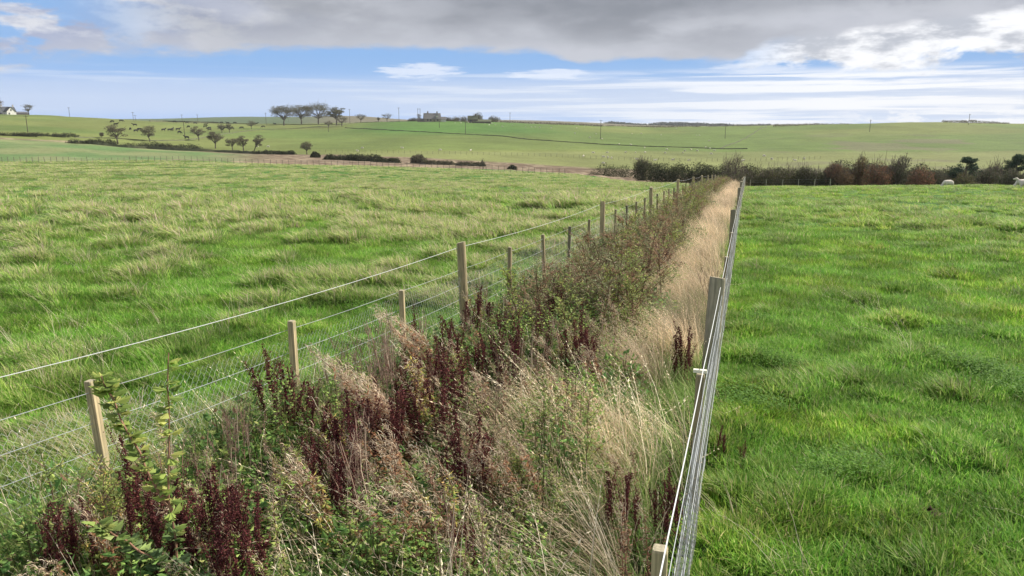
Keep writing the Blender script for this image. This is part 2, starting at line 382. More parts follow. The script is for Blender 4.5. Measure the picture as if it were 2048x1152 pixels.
# ------------------------------------------------------------------ properties
def tag(o, label, cat=None, group=None, kind=None):
    if label: o['label'] = label
    if cat: o['category'] = cat
    if group: o['group'] = group
    if kind: o['kind'] = kind
    return o
def thing(name, label, cat, loc, rz=0., group=None):
    o = bpy.data.objects.new(name, None); C.objects.link(o); o.location = loc; o.rotation_euler = (0, 0, rz); o.empty_display_size = .2
    return tag(o, label, cat, group)
def copy_tree(src, loc, rz=0., s=1., label=None):
    c = src.copy(); C.objects.link(c); c.location = loc; c.rotation_euler = (0, 0, rz)
    c.scale = (s, s, s) if isinstance(s, (int, float)) else s
    if label: c['label'] = label
    for ch in src.children:
        k = ch.copy(); C.objects.link(k); k.parent = c
    return c

# ------------------------------------------------------------------ ground sheet
def field_colour(x, y):
    """base colour of the turf by place"""
    d = np.hypot(x, y); az = np.arctan2(x, y); px = np.where(np.abs(az) < 1.2, 1024+1530*np.tan(np.clip(az, -1.2, 1.2)), np.sign(az)*6000)
    u, v = uv(x, y); z = base_z(x, y)
    py = proj(x, np.maximum(y, .5), z)[1]
    n1 = fbm(x*.05, y*.05, 31, 4); n2 = fbm(x*.4, y*.4, 35, 3); n3 = fbm(x*.008, y*.008, 37, 4)
    T = tuss(x, y)
    green = np.array([.075, .165, .030]); lush = np.array([.055, .150, .026]); pale = np.array([.27, .265, .125]); olive = np.array([.215, .225, .075])
    brown = np.array([.15, .105, .07]); straw = np.array([.36, .29, .19])
    def mixc(a, b, t): return a*(1-t[..., None])+b*t[..., None]
    left = u < -1
    # near fields
    col = np.broadcast_to(green, x.shape+(3,)).copy()
    pl = smooth(T*.55+n1*.55+n2*.25, .52, .92)
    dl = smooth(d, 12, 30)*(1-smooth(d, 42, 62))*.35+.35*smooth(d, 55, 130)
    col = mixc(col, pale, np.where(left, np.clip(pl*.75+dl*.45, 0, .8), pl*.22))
    lushm = smooth(py, 326+.0*px, 333)*(1-smooth(py, 346+(px-500)*.03, 356+(px-500)*.03))*smooth(px, 250, 620)*(d > 60)*left
    col = mixc(col, lush*1.1, np.clip(lushm*.85, 0, 1))
    # strip floor
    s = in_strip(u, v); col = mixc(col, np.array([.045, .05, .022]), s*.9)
    # lower left field, reedy strip, hillside
    lim = np.interp(px, [-600, 0, 300, 420, 500, 700, 870, 1000, 1150, 1300, 1480, 2700], [198, 198, 196, 186, 178, 172, 166, 158, 148, 112, 100, 100])
    up = np.interp(px, [-600, 0, 150, 300, 420, 500, 600, 700, 870, 1000, 1150, 1300, 1480, 2700], [335, 335, 330, 330, 310, 300, 285, 262, 240, 228, 215, 200, 160, 160])
    beyond = smooth(d, lim-3, lim+3)
    lowf = np.broadcast_to(np.array([.125, .20, .07]), x.shape+(3,)).copy(); lowf = mixc(lowf, pale, smooth(n1, .4, .65)*.6)
    reed = mixc(np.broadcast_to(brown, x.shape+(3,)).copy(), straw, smooth(n2, .45, .6)*.6)
    rl = smooth(px, 380, 560); lowf = mixc(lowf, reed, rl)
    edge = 1-smooth(np.abs(d-lim-6), 4, 8); lowf = mixc(lowf, reed*1.3, edge*.8)
    edge2 = 1-smooth(np.abs(d-up+4), 5, 12); lowf = mixc(lowf, reed*1.4, edge2*.8*(1-rl))
    col = mixc(col, lowf, beyond)
    hill = smooth(d, up-4, up+6)
    hc = np.broadcast_to(olive, x.shape+(3,)).copy()
    hc = mixc(hc, np.array([.105, .185, .045]), smooth(n3, .45, .62)*.45)
    hc = mixc(hc, np.array([.10, .20, .045]), (1-smooth(py, 262, 275))*smooth(px, 660, 800)*(1-smooth(px, 1000, 1250))*.8*(d > 450))
    hc = mixc(hc, np.array([.155, .20, .06]), smooth(py, 262, 275)*(1-smooth(py, 297, 303))*smooth(px, 420, 700)*.6)
    hc = mixc(hc, np.array([.26, .25, .11]), smooth(py, 302, 305)*smooth(px, 600, 700)*.7)
    rough = smooth(fbm(x*.05, y*.02, 55, 4), .5, .64)*smooth(px, 1500, 1620)*smooth(py, 262, 280)
    hc = mixc(hc, np.array([.20, .17, .11]), rough*.75)
    hc = hc*(.80+.5*fbm(x*.03, y*.012, 57, 4))[..., None]*np.array([.74, .82, .70])
    col = mixc(col, hc, hill)
    far = smooth(d, 850, 1000); fc = mixc(np.broadcast_to(np.array([.12, .17, .08]), x.shape+(3,)).copy(), np.array([.21, .19, .12]), smooth(px, 560, 700)*1.)
    col = mixc(col, fc*.75, far)
    return col*(.85+.0*px)[..., None]
def build_ground():
    X = np.sin(AZR)[:, None]*DD[None]; Y = np.cos(AZR)[:, None]*DD[None]
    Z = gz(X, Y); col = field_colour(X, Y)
    na, nd = X.shape; V = np.stack([X, Y, Z], 2)
    split = int(np.searchsorted(DD, 880))
    for name, a, b in (('ground', 0, split+1), ('hills', split, nd)):
        mb = MB(); VV = V[:, a:b].reshape(-1, 3); k = b-a
        i = np.arange(na)[:, None]; j = np.arange(k-1)[None]; i2 = (i+1) % na
        f = np.stack([i*k+j, i2*k+j, i2*k+j+1, i*k+j+1], 2).reshape(-1, 4)[:, ::-1]
        mb.add(VV, f, col[:, a:b].reshape(-1, 3))
        if name == 'ground':
            mb.add([[0, 0, 0]], np.zeros((0, 4), int), [[.05, .07, .03]]); c = mb.n-1
            mb.f.append(np.stack([np.full(na, c), (np.arange(na)+1) % na*k, np.arange(na)*k], 1)[:, ::-1])
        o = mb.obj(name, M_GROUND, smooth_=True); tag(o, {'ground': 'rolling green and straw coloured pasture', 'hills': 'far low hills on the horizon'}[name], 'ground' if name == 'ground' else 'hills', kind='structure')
build_ground()

# ------------------------------------------------------------------ scattered ground cover (grass and herbs nobody could count)
WIND = np.array([-1., .12, 0])
def grass_clump(n, rad, h0, h1, w0, w1, lean, cols, wts, dry=0., heads=0):
    mb = MB(); r = rng
    p = np.zeros((n, 3)); a = r.uniform(0, 2*math.pi, n); q = rad*np.sqrt(r.uniform(0, 1, n)); p[:, 0] = q*np.cos(a); p[:, 1] = q*np.sin(a)
    h = r.uniform(h0, h1, n); w = r.uniform(w0, w1, n)
    d = np.stack([np.cos(a)*.45, np.sin(a)*.45, np.zeros(n)], 1)*r.uniform(.2, 1.2, (n, 1))+r.normal(size=(n, 3))*[.25, .25, 0]+WIND*lean*r.uniform(.5, 1.3, (n, 1))
    t = np.array([0, .35, .7, 1.])
    P = p[:, None]+d[:, None]*(h[:, None]*t**1.7)[..., None]
    P[:, :, 2] = h[:, None]*(t*(1-.28*t*np.minimum(np.linalg.norm(d, axis=1), 1.4)[:, None]))-.02
    W = w[:, None]*np.array([1, .95, .65, .08]); side = nrm(np.cross(d+[0, 0, .01], [0, 0, 1.]))+r.normal(size=(n, 3))*.25; side = nrm(side)
    c = pal(cols, n, wts, .18); cc = np.repeat(c[:, None], 4, 1)
    tip = np.array([.42, .36, .20]); k = (r.uniform(0, 1, n) < dry)[:, None, None]*np.array([0, .2, .7, 1.])[None, :, None]*.7
    cc = cc*(1-k)+tip*k
    ribbons(mb, P, W, side, cc)
    if heads:
        e = P[:, 3]; dd = nrm(P[:, 3]-P[:, 2]); m = 5
        for s in range(m):
            pp = P[:, 2]+(e-P[:, 2])*(.35+.16*s); leaves(mb, pp, nrm(dd+r.normal(size=(n, 3))*.35), rdir(n), np.full(n, heads), np.full(n, heads*.28), c*1.08)
    return mb
def source(name, meshes, mat):
    col = bpy.data.collections.new(name)
    for i, mb in enumerate(meshes):
        o = mb.obj('%s_%02d' % (name, i), mat, link=False); col.objects.link(o)
    return col
def scatter(name, pts, rz, sc, tint, coll, label, cat, tilt=None):
    n = len(pts); me = bpy.data.meshes.new(name); me.vertices.add(n); me.vertices.foreach_set('co', np.asarray(pts, np.float32).ravel())
    k = len(coll.objects)
    def at(nm, ty, data, f):
        a = me.attributes.new(nm, ty, 'POINT'); a.data.foreach_set(f, np.asarray(data).ravel())
    rot = np.zeros((n, 3), np.float32); rot[:, 2] = rz
    if tilt is not None: rot[:, :2] = tilt
    at('rot', 'FLOAT_VECTOR', rot, 'vector')
    at('scl', 'FLOAT_VECTOR', np.asarray(sc, np.float32), 'vector')
    at('idx', 'INT', rng.integers(0, k, n).astype(np.int32), 'value')
    at('tint', 'FLOAT_COLOR', np.concatenate([np.asarray(tint, np.float32), np.ones((n, 1), np.float32)], 1), 'color')
    o = bpy.data.objects.new(name, me); C.objects.link(o)
    ng = bpy.data.node_groups.new(name+'_scatter', 'GeometryNodeTree')
    ng.interface.new_socket('Geometry', in_out='INPUT', socket_type='NodeSocketGeometry'); ng.interface.new_socket('Geometry', in_out='OUTPUT', socket_type='NodeSocketGeometry')
    N = ng.nodes; L = ng.links; gi = N.new('NodeGroupInput'); go = N.new('NodeGroupOutput')
    ci = N.new('GeometryNodeCollectionInfo'); ci.inputs[0].default_value = coll; ci.inputs['Separate Children'].default_value = True; ci.inputs['Reset Children'].default_value = True
    ip = N.new('GeometryNodeInstanceOnPoints'); ip.inputs['Pick Instance'].default_value = True
    def na(nm, ty):
        a = N.new('GeometryNodeInputNamedAttribute'); a.data_type = ty; a.inputs[0].default_value = nm; return a.outputs[0]
    L.new(gi.outputs[0], ip.inputs['Points']); L.new(ci.outputs[0], ip.inputs['Instance']); L.new(na('idx', 'INT'), ip.inputs['Instance Index'])
    er = N.new('FunctionNodeEulerToRotation'); L.new(na('rot', 'FLOAT_VECTOR'), er.inputs[0]); L.new(er.outputs[0], ip.inputs['Rotation'])
    L.new(na('scl', 'FLOAT_VECTOR'), ip.inputs['Scale']); L.new(ip.outputs[0], go.inputs[0])
    m = o.modifiers.new('scatter', 'NODES'); m.node_group = ng
    return tag(o, label, cat, kind='stuff')

GC = [(.19, .36, .045), (.12, .27, .035), (.28, .43, .07), (.34, .42, .12), (.44, .42, .20)]
def clover():
    mb = MB(); n = 130; a = rng.uniform(0, 6.28, n); q = .2*np.sqrt(rng.uniform(0, 1, n)); p = np.stack([q*np.cos(a), q*np.sin(a), rng.uniform(.03, .11, n)], 1); d = rdir(n); d[:, 2] = np.abs(d[:, 2])*.25; d = nrm(d); sd2 = nrm(np.cross(d, [0, 0, 1.]))
    leaves(mb, p, d, sd2, rng.uniform(.014, .03, n), rng.uniform(.012, .024, n), pal([(.14, .27, .045), (.19, .33, .06), (.10, .2, .04)], n), .1); return mb
g_clover = source('clover_patch', [clover() for _ in range(4)], M_GRASS)
g_short = source('short_turf', [grass_clump(60, .10, .05, .13, .004, .008, .2, GC, [4, 4, 3, 1.2, .4]) for _ in range(8)], M_GRASS)
g_long = source('long_turf', [grass_clump(52, .13, .08, .23, .0055, .0115, .55, GC, [3, 3, 3, 2, .8], dry=.22) for _ in range(8)], M_GRASS)
g_wide = source('wide_turf', [grass_clump(90, .40, .07, .18, .012, .024, .5, GC, [3, 3, 3, 2, 1], dry=.25) for _ in range(6)], M_GRASS)
g_tuft = source('pale_tuft', [grass_clump(30, .15, .18, .40, .004, .007, .8, [(.42, .38, .22), (.52, .45, .30), (.26, .32, .12)], [3, 3, 2], dry=.5) for _ in range(5)], M_GRASS)

def polar(n, d0, d1, a0, a1, pw=1.):
    """random points; even by area for pw=2, denser near for less"""
    t = rng.uniform(0, 1, n); d = (d0**pw+(d1**pw-d0**pw)*t)**(1/pw); a = np.radians(rng.uniform(a0, a1, n))
    return d*np.sin(a), d*np.cos(a)
def tint_at(x, y):
    """per tuft tint: straw-tipped on the crests, green in the hollows"""
    u, v = uv(x, y); d = np.hypot(x, y); T = tuss(x, y); n1 = fbm(x*.05, y*.05, 31, 4); n2 = fbm(x*.4, y*.4, 35, 3)
    p = smooth(T*.55+n1*.55+n2*.25, .52, .92); left = (u < -1)*1.
    dl = smooth(d, 12, 30)*(1-smooth(d, 42, 62))*.35+.35*smooth(d, 55, 130)
    p = np.clip(left*(p*.8*(.25+.75*smooth(d, 6, 16))+dl*.55)+(1-left)*p*.22, 0, 1)[:, None]
    k = (.72+.6*smooth(fbm(x*2.3, y*2.9, 81, 3), .3, .7))[:, None]; yl = (smooth(fbm(x*.9, y*1.1, 83, 3), .45, .7)*(1-left*.5))[:, None]
    g0 = (np.array([.92, .97, 1.0])*(1-yl)+np.array([1.16, 1.08, .9])*yl)*k
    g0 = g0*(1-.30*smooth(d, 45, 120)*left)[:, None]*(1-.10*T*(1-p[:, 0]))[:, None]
    return g0*(1-p)+np.array([1.6, 1.18, 2.2])*p
for side, nm in ((-1, 'left'), (1, 'right')):
    lab = {-1: 'tussocky windblown pasture grass left of the overgrown strip', 1: 'lush green pasture grass right of the wire netting fence'}[side]
    a0, a1 = (-40, 18) if side < 0 else (6, 42)
    def keep(x, y):
        u, v = uv(x, y); m = (u < lf_u(v)+.12) if side < 0 else (u > -.17)
        return m
    def jit(n, s): return rng.normal(size=n)*s
    x, y = polar(26000 if side < 0 else 16000, 1.6, 26, a0, a1, 1.35); m = keep(x, y); x, y = x[m], y[m]; T = tuss(x, y); d = np.hypot(x, y)
    s = (.75+.5*rng.uniform(size=len(x)))*(1+smooth(d, 8, 26)*.9)
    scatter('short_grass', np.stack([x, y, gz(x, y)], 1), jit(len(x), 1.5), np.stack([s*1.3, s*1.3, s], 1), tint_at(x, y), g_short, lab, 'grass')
    n = 22000 if side < 0 else 9000
    x, y = polar(n, 2.0, 40, a0, a1, 1.3); T = tuss(x, y); m = keep(x, y) & (rng.uniform(size=len(x)) < T*1.1-.05+(.26 if side > 0 else .03)); x, y, T = x[m], y[m], T[m]; d = np.hypot(x, y)
    s = (.55+.45*T)*(.8+.5*rng.uniform(size=len(x)))*(1+smooth(d, 12, 40)*.5)*(.68+.32*smooth(d, 5, 10))*(1+.35*smooth(d, 9, 16)*(side < 0)); w = s*(1+smooth(d, 10, 40)*.8)
    scatter('long_grass', np.stack([x, y, gz(x, y)], 1), jit(len(x), .8), np.stack([w, w, s], 1), tint_at(x, y), g_long, lab+', its taller tufts', 'grass')
    x, y = polar(42000 if side < 0 else 15000, 20, 185 if side < 0 else 96, a0, a1, 1.1); T = tuss(x, y); m = keep(x, y) & (rng.uniform(size=len(x)) < .25+T*.9); x, y, T = x[m], y[m], T[m]; d = np.hypot(x, y)
    if side < 0:
        azp = 1024+1530*np.tan(np.arctan2(x, y)); lim = np.interp(azp, [0, 420, 700, 1000, 1150, 1300, 1480], [190, 180, 165, 150, 140, 105, 90]); m = d < lim-2; x, y, T, d = x[m], y[m], T[m], d[m]
    s = (.55+.7*T)*(.7+.5*rng.uniform(size=len(x))); w = s*(1+smooth(d, 50, 180)*1.5)
    scatter('field_grass', np.stack([x, y, gz(x, y)], 1), jit(len(x), .9), np.stack([w, w, s], 1), tint_at(x, y), g_wide, lab+', further off', 'grass')
    x, y = polar(2600, 2.2, 12, a0, a1, 1.4); m = keep(x, y) & (fbm(x*1.3, y*1.3, 85, 2) > .71); x, y = x[m], y[m]; s = rng.uniform(.7, 1.3, len(x))
    scatter('clover', np.stack([x, y, gz(x, y)+.02], 1), jit(len(x), 3), np.stack([s, s, s*1.2], 1), np.ones((len(x), 3)), g_clover, 'low round leaved clover among the '+nm+' field grass', 'clover')
    if True:
        x, y = polar(9000 if side < 0 else 1500, 3, 75, a0, a1, 1.25); T = tuss(x, y); n1 = fbm(x*.25, y*.25, 77, 3); m = keep(x, y) & (T > .35) & (n1 > .47); x, y, T = x[m], y[m], T[m]
        s = .6+.5*rng.uniform(size=len(x)); s = s*(.8 if side > 0 else 1)
        scatter('straw_tuft', np.stack([x, y, gz(x, y)], 1), jit(len(x), .4), np.stack([s*1.2, s*1.2, s], 1), np.ones((len(x), 3)), g_tuft, 'pale straw tufts of bent grass in the '+nm+' field', 'grass')

# --- the strip between the fences
STRAW = [(.60, .47, .32), (.48, .36, .24), (.72, .60, .43), (.38, .30, .18)]
g_blond = source('blond_stalks', [grass_clump(46, .11, .40, .92, .003, .0055, .7, STRAW, [4, 3, 3, 1], heads=.022) for _ in range(8)], M_GRASS)
g_few = source('single_stalks', [grass_clump(8, .16, .5, .95, .0034, .0055, .8, [(.72, .60, .42), (.60, .48, .32), (.82, .72, .54)], [3, 3, 3], heads=.03) for _ in range(6)], M_GRASS)
g_rank = source('rank_grass', [grass_clump(60, .14, .22, .55, .003, .006, .9, [(.14, .26, .055), (.22, .31, .08), (.32, .33, .14)], [4, 3, 1.4], dry=.2) for _ in range(6)], M_GRASS)
def herb(n, rad, h, ls, cols, wts):
    mb = MB(); a = rng.uniform(0, 6.283, n); q = rad*np.sqrt(rng.uniform(0, 1, n)); z = h*rng.uniform(.1, 1, n)*(1-.45*(q/rad)**2)
    p = np.stack([q*np.cos(a), q*np.sin(a), z], 1); d = nrm(np.stack([np.cos(a), np.sin(a), np.full(n, .15)], 1)+rng.normal(size=(n, 3))*.5)
    s = nrm(np.cross(d, [0, 0, 1.])+rng.normal(size=(n, 3))*.3); l = ls*rng.uniform(.6, 1.3, n)
    leaves(mb, p, d, s, l, l*.6, pal(cols, n, wts, .2)); k = n//6
    P = np.stack([p[:k]*[.5, .5, 0], p[:k]*[.8, .8, .6], p[:k]], 1); tubes(mb, P, np.full((k, 3), .0018), (.12, .10, .05), 3)
    return mb
g_herb = source('low_herbs', [herb(120, .22, h, .058, [(.10, .20, .055), (.15, .26, .07), (.27, .33, .09), (.19, .12, .07)], [5, 4, 1.5, .6]) for h in (.22, .32, .42, .3, .5)], M_GRASS)
g_fern = source('small_leaf', [herb(280, .22, h, .028, [(.18, .23, .07), (.26, .27, .10), (.17, .11, .07), (.34, .24, .13), (.13, .19, .07)], [4, 3, 2, 1.4, 3]) for h in (.6, .8, .95, .7)], M_GRASS)
g_green = source('green_leaf', [herb(230, .22, h, .036, [(.20, .30, .07), (.28, .36, .10), (.14, .23, .06), (.36, .38, .12), (.30, .22, .12)], [4, 3, 4, 1.5, .8]) for h in (.55, .75, .85, .65)], M_GRASS)
def seedy(h, cols):
    mb = MB(); n = 9; a = rng.uniform(0, 6.28, n); t = np.linspace(0, 1, 5); hh = h*rng.uniform(.55, 1, n); b = rng.normal(size=(n, 2))*.07; l = rng.normal(size=(n, 2))*.14+[-.12, 0]
    P = np.zeros((n, 5, 3)); P[:, :, 2] = hh[:, None]*t; P[:, :, :2] = b[:, None]+l[:, None]*(hh[:, None]*t**1.6)[..., None]; tubes(mb, P, np.linspace(.003, .0014, 5)[None].repeat(n, 0), pal([(.24, .15, .11), (.36, .27, .20)], n), 3)
    m = 260; i = rng.integers(0, n, m); f = rng.uniform(.35, 1, m)*3.99; j = f.astype(int); f = (f-j)[:, None]; p = P[i, j]*(1-f)+P[i, j+1]*f+rng.normal(size=(m, 3))*.016
    leaves(mb, p, rdir(m, .2), rdir(m), rng.uniform(.010, .026, m), rng.uniform(.005, .011, m), pal(cols, m)); return mb
g_seedy = source('seedy_clump', [seedy(h, c) for h, c in ((.9, [(.30, .20, .15), (.22, .14, .11), (.42, .32, .24)]), (.8, [(.22, .13, .10), (.15, .08, .07), (.32, .22, .16)]), (.95, [(.40, .29, .20), (.48, .37, .28), (.28, .19, .13)]), (.7, [(.24, .22, .09), (.32, .26, .12), (.22, .14, .09)]))], M_GRASS)
def strip(n, v0, v1, u0, u1, pw=1.):
    t = rng.uniform(0, 1, n); v = (v0**pw+(v1**pw-v0**pw)*t)**(1/pw)
    lo = lf_u(v)+.1 if u0 is None else np.full(n, float(u0)); u = lo+(u1-lo)*rng.uniform(0, 1, n)
    x, y = xy(u, v); return x, y, u, v
def put(nm, n, v0, v1, u0, u1, coll, smin, smax, label, tintc=(1, 1, 1), pw=.7, filt=None, hs=1., cat='grass', jr=.5):
    x, y, u, v = strip(n, v0, v1, u0, u1, pw)
    if filt is not None: m = filt(x, y, u, v); x, y, u, v = x[m], y[m], u[m], v[m]
    s = rng.uniform(smin, smax, len(x)); w = s*(1+smooth(v, 12, 60)*1.2); t = np.array(tintc)*rng.uniform(.8, 1.2, (len(x), 1))*(.70+.65*smooth(fbm(x*2.2, y*2.2, 87, 3), .33, .67))[:, None]; hs = hs*(.6+.75*fbm(x*1.3, y*1.3, 88, 2))
    scatter(nm, np.stack([x, y, gz(x, y)-.02], 1), rng.normal(size=len(x))*jr, np.stack([w, w, s*hs], 1), t, coll, label, cat)
def away(x, y, u, v): return ~((v > 6.6) & (v < 8.3) & (u > -.62)) & ~((v > 3.9) & (v < 5.1) & (u > -.42))
put('blond_grass', 2700, 6.1, 90, -1.5, -.30, g_blond, .72, 1.05, 'dense pale straw grass leaning left along the wire netting fence', filt=lambda x, y, u, v: away(x, y, u, v) & (u > -.88-.36*smooth(v, 8, 16)+.25*np.sin(v*1.3)+.15*np.sin(v*3.1)) & (fbm(u*3, v*1.2, 61, 2) > .36), pw=.75)
put('blond_grass', 45, 3.6, 6.2, -1.5, -.32, g_blond, .75, 1.05, 'looser straw grass in front of the dense straw', filt=away)
put('blond_stalk', 150, 1.2, 6.5, -2.1, -.30, g_few, .7, 1.1, 'loose straw stalks bending left over the green grass in the front of the strip', filt=away)
put('blond_stalk', 110, 1.6, 40, None, -1.2, g_few, .6, 1.05, 'single straw stalks scattered among the dark weeds')
put('blond_stalk', 170, 1.2, 40, None, -2.6, g_few, .6, .95, 'straw stalks rising through the strand fence', filt=lambda x, y, u, v: u < lf_u(v)+.5)
put('rank_grass', 1500, 1.0, 30, -2.2, -.26, g_rank, .7, 1.15, 'rank green grass under the straw stalks of the strip')
put('rank_grass', 900, 1.0, 40, None, -1.6, g_rank, .6, 1.1, 'green grass along the foot of the strand fence', filt=lambda x, y, u, v: (u < lf_u(v)+.75))
put('low_herbs', 2900, 1.0, 40, None, -.95, g_herb, .8, 1.25, 'green bramble and nettle leaves covering the floor of the strip', cat='weeds', jr=3)
put('small_leaf', 620, 2.3, 10, None, -.95, g_green, .55, 1.0, 'tangled small leaved weeds in the front half of the strip', cat='weeds', jr=3, filt=lambda x, y, u, v: (u > lf_u(v)+.35) & (fbm(x*1.2, y*1.2, 71, 2) > .38))
put('small_leaf', 1500, 9, 90, None, -1.25, g_fern, .8, 1.25, 'tangled small leaved weeds filling the far half of the strip', cat='weeds', jr=3, filt=lambda x, y, u, v: (u > lf_u(v)+.35))
put('seedy_weed', 45, 2.2, 11, None, -1.2, g_seedy, .6, 1.0, 'brown seedy dead weeds between the taller plants', cat='weeds', jr=3, filt=lambda x, y, u, v: (u > lf_u(v)+.2) & (fbm(x*1.5, y*1.5, 73, 2) > .45))
put('seedy_weed', 600, 10, 90, None, -1.3, g_seedy, .8, 1.2, 'brown seedy weeds between the saplings', cat='weeds', jr=3, filt=lambda x, y, u, v: (u > lf_u(v)+.3))

for a0, a1, n, sd_ in ((-40, 18, 420, -1), (8, 40, 70, 1)):
    x, y = polar(n, 3.5, 40, a0, a1, 1.3); u, v = uv(x, y); m = (u < lf_u(v)-.2) if sd_ < 0 else (u > .1); x, y = x[m], y[m]; q = rng.uniform(.4, .75, len(x))
    scatter('field_stalk', np.stack([x, y, gz(x, y)], 1), rng.normal(size=len(x))*.5, np.stack([q, q, q], 1), np.ones((len(x), 3))*.9, g_few, 'single dry flowering stalks in the %s field' % ('left' if sd_ < 0 else 'right'), 'grass')
put('rank_grass', 500, 1.6, 5.5, None, -2.9, g_rank, .8, 1.2, 'rank green grass round the foot of the nearest left stakes', filt=lambda x, y, u, v: u < lf_u(v)+.9)

# ------------------------------------------------------------------ the two near fences
def rf_u(v): return -.185+.0065*v
def post_round(h, r, col, sink=.3):
    mb = MB(); ns = 20; an = np.arange(ns)*2*math.pi/ns; zs = [-sink, .2, .5, .8, h-.02, h]; rr = [r, r, r*.985, r*.98, r*.97, r*.93]
    ph = rng.uniform(0, 6); k = len(zs)
    V = np.array([[(q*(1+.03*math.sin(2*a+ph)))*math.cos(a), q*math.sin(a), z+(.012*math.cos(a+ph) if z == h else 0)] for z, q in zip(zs, rr) for a in an])
    mb.add(V, [[i*ns+j, i*ns+(j+1) % ns, (i+1)*ns+(j+1) % ns, (i+1)*ns+j] for i in range(k-1) for j in range(ns)], col)
    top = V[-ns:].copy(); mb.add(top, [list(range(ns))], np.array([.44, .37, .25])*.9)
    return mb
def post_square(h, w, col, sink=.3):
    mb = MB(); b = .006; s = w/2
    pts = [(-s+b, -s), (s-b, -s), (s, -s+b), (s, s-b), (s-b, s), (-s+b, s), (-s, s-b), (-s, -s+b)]; ns = 8
    zs = [-sink, h-.008, h]; V = np.array([[p[0]*(1 if i < 2 else .9), p[1]*(1 if i < 2 else .9), z] for i, z in enumerate(zs) for p in pts])
    mb.add(V, [[i*ns+j, i*ns+(j+1) % ns, (i+1)*ns+(j+1) % ns, (i+1)*ns+j] for i in range(2) for j in range(ns)], col)
    mb.add(V[-ns:].copy(), [list(range(ns))], np.array([.42, .36, .25]))
    return mb
WCOL = np.array([.36, .29, .17]); GCOL = np.array([.30, .27, .20]); DCOL = np.array([.17, .145, .105])
TALLM = [post_round(1.30, .062, WCOL*f).mesh('post', M_WOOD) for f in (1.3, 1.15)]; FATM = post_round(1.22, .082, GCOL*1.15).mesh('post', M_WOOD)
ROUNDM = post_round(1.22, .062, GCOL*.85).mesh('post', M_WOOD)
STAKEM = [post_square(1.0, .056, c).mesh('post', M_WOOD) for c in (WCOL*1.35, WCOL*.85, DCOL)]
def add_post(root, me, x, y, rz, label=None, lean=(0, 0), sc=1.):
    o = bpy.data.objects.new('post', me); C.objects.link(o); o.parent = root
    z = float(base_z(x, y)); b = root.location; o.location = (x-b.x, y-b.y, z-b.z); o.rotation_euler = (lean[0], lean[1], rz)
    if sc != 1.: o.scale = (1, 1, sc)
    if label: o['label'] = label
    return o
def line_pts(ufn, off, v0, v1, h, posts, sag=.012, step=.5):
    vs_ = np.unique(np.concatenate([np.arange(v0, v1, step), posts, [v1]])); u = ufn(vs_)+off; x, y = xy(u, vs_); z = base_z(x, y)+h
    ps = np.sort(posts); i = np.clip(np.searchsorted(ps, vs_)-1, 0, len(ps)-2); t = np.clip((vs_-ps[i])/(ps[i+1]-ps[i]), 0, 1); z = z-4*t*(1-t)*sag*(ps[i+1]-ps[i])
    return np.stack([x, y, z], 1)
def wire(root, pts, r, col, name='wire', label=None):
    mb = MB(); b = np.array(root.location); tubes(mb, (pts-b)[None], np.full((1, len(pts)), r), col, 4); o = mb.obj(name, M_WIRE, root)
    if label: o['label'] = label
    return o
def netting(root, ufn, off, v0, v1, h0, h1, cell, r, col):
    """hexagonal wire netting hung in the plane of the fence"""
    nv = int((v1-v0)/cell); nh = int((h1-h0)/(cell*.87)); S = []
    i, j = np.meshgrid(np.arange(nv), np.arange(nh), indexing='ij'); i = i.ravel(); j = j.ravel(); o = (j % 2)*.5
    v = v0+(i+o)*cell; z = h0+j*cell*.87
    A = np.stack([v, z+cell*.29], 1); B = np.stack([v, z+cell*.58], 1); Cc = np.stack([v+cell*.5, z+cell*.87], 1); Dd = np.stack([v-cell*.5, z+cell*.87], 1); 
    seg = np.concatenate([np.stack([A, B], 1), np.stack([B, Cc+[0, 0]], 1), np.stack([B, Dd], 1)])
    seg[len(A):, 1, 1] += cell*.29-.0
    P2 = seg.reshape(-1, 2); wob = (fbm(P2[:, 0]*2.1, P2[:, 1]*2.5, 5, 2)-.5)*.05
    u = ufn(P2[:, 0])+off+wob; x, y = xy(u, P2[:, 0]); zz = base_z(x, y)+P2[:, 1]+(fbm(P2[:, 0]*.8, P2[:, 1]*0+3, 6, 2)-.5)*.08
    P = np.stack([x, y, zz], 1).reshape(-1, 2, 3)-np.array(root.location)
    mb = MB(); tubes(mb, P, np.full((len(P), 2), r), col, 3); return mb.obj('netting', M_WIRE, root)
GALV = (.46, .48, .48); PALEW = (.80, .81, .80)
x, y = xy(lf_u(9.2), 9.2)
lf = thing('wire_fence', 'strand wire fence of round posts and thin stakes beside the left field', 'fence', (x, y, float(base_z(x, y))))
tall = [-1.0, 9.2, 18.0, 26.2, 34.6, 43, 52, 61, 70, 79, 88]
stk = [1.9, 3.62, 5.5, 7.45, 11.0, 13.0, 14.7, 16.5, 19.7, 21.5, 23.1, 24.7, 27.9, 29.7, 31.3, 32.9]+[36.3+1.75*k for k in range(29)]
stk = [s for s in stk if min(abs(s-t) for t in tall) > .7]
rz0 = -FAZ
for i, v in enumerate(tall):
    x, y = xy(lf_u(v), v); add_post(lf, TALLM[i % 2], x, y, rz0+i*.9, lean=(0, .015 if i != 1 else -.035))
for i, v in enumerate(stk):
    x, y = xy(lf_u(v), v); k = 0 if v < 8 else (1 if i % 3 else 2)
    add_post(lf, STAKEM[k], x, y, rz0+rng.normal()*.12, lean=(rng.normal()*.02, (-.05 if i == 1 else rng.normal()*.025)), sc=1+rng.normal()*.02)
allp = np.array(sorted(tall+stk)); tp = np.array(tall, float)
wire(lf, line_pts(lf_u, -.055, -1, 88, 1.23, tp, .006), .0026, (.66, .67, .66), label='pale top wire running only between the tall round posts')
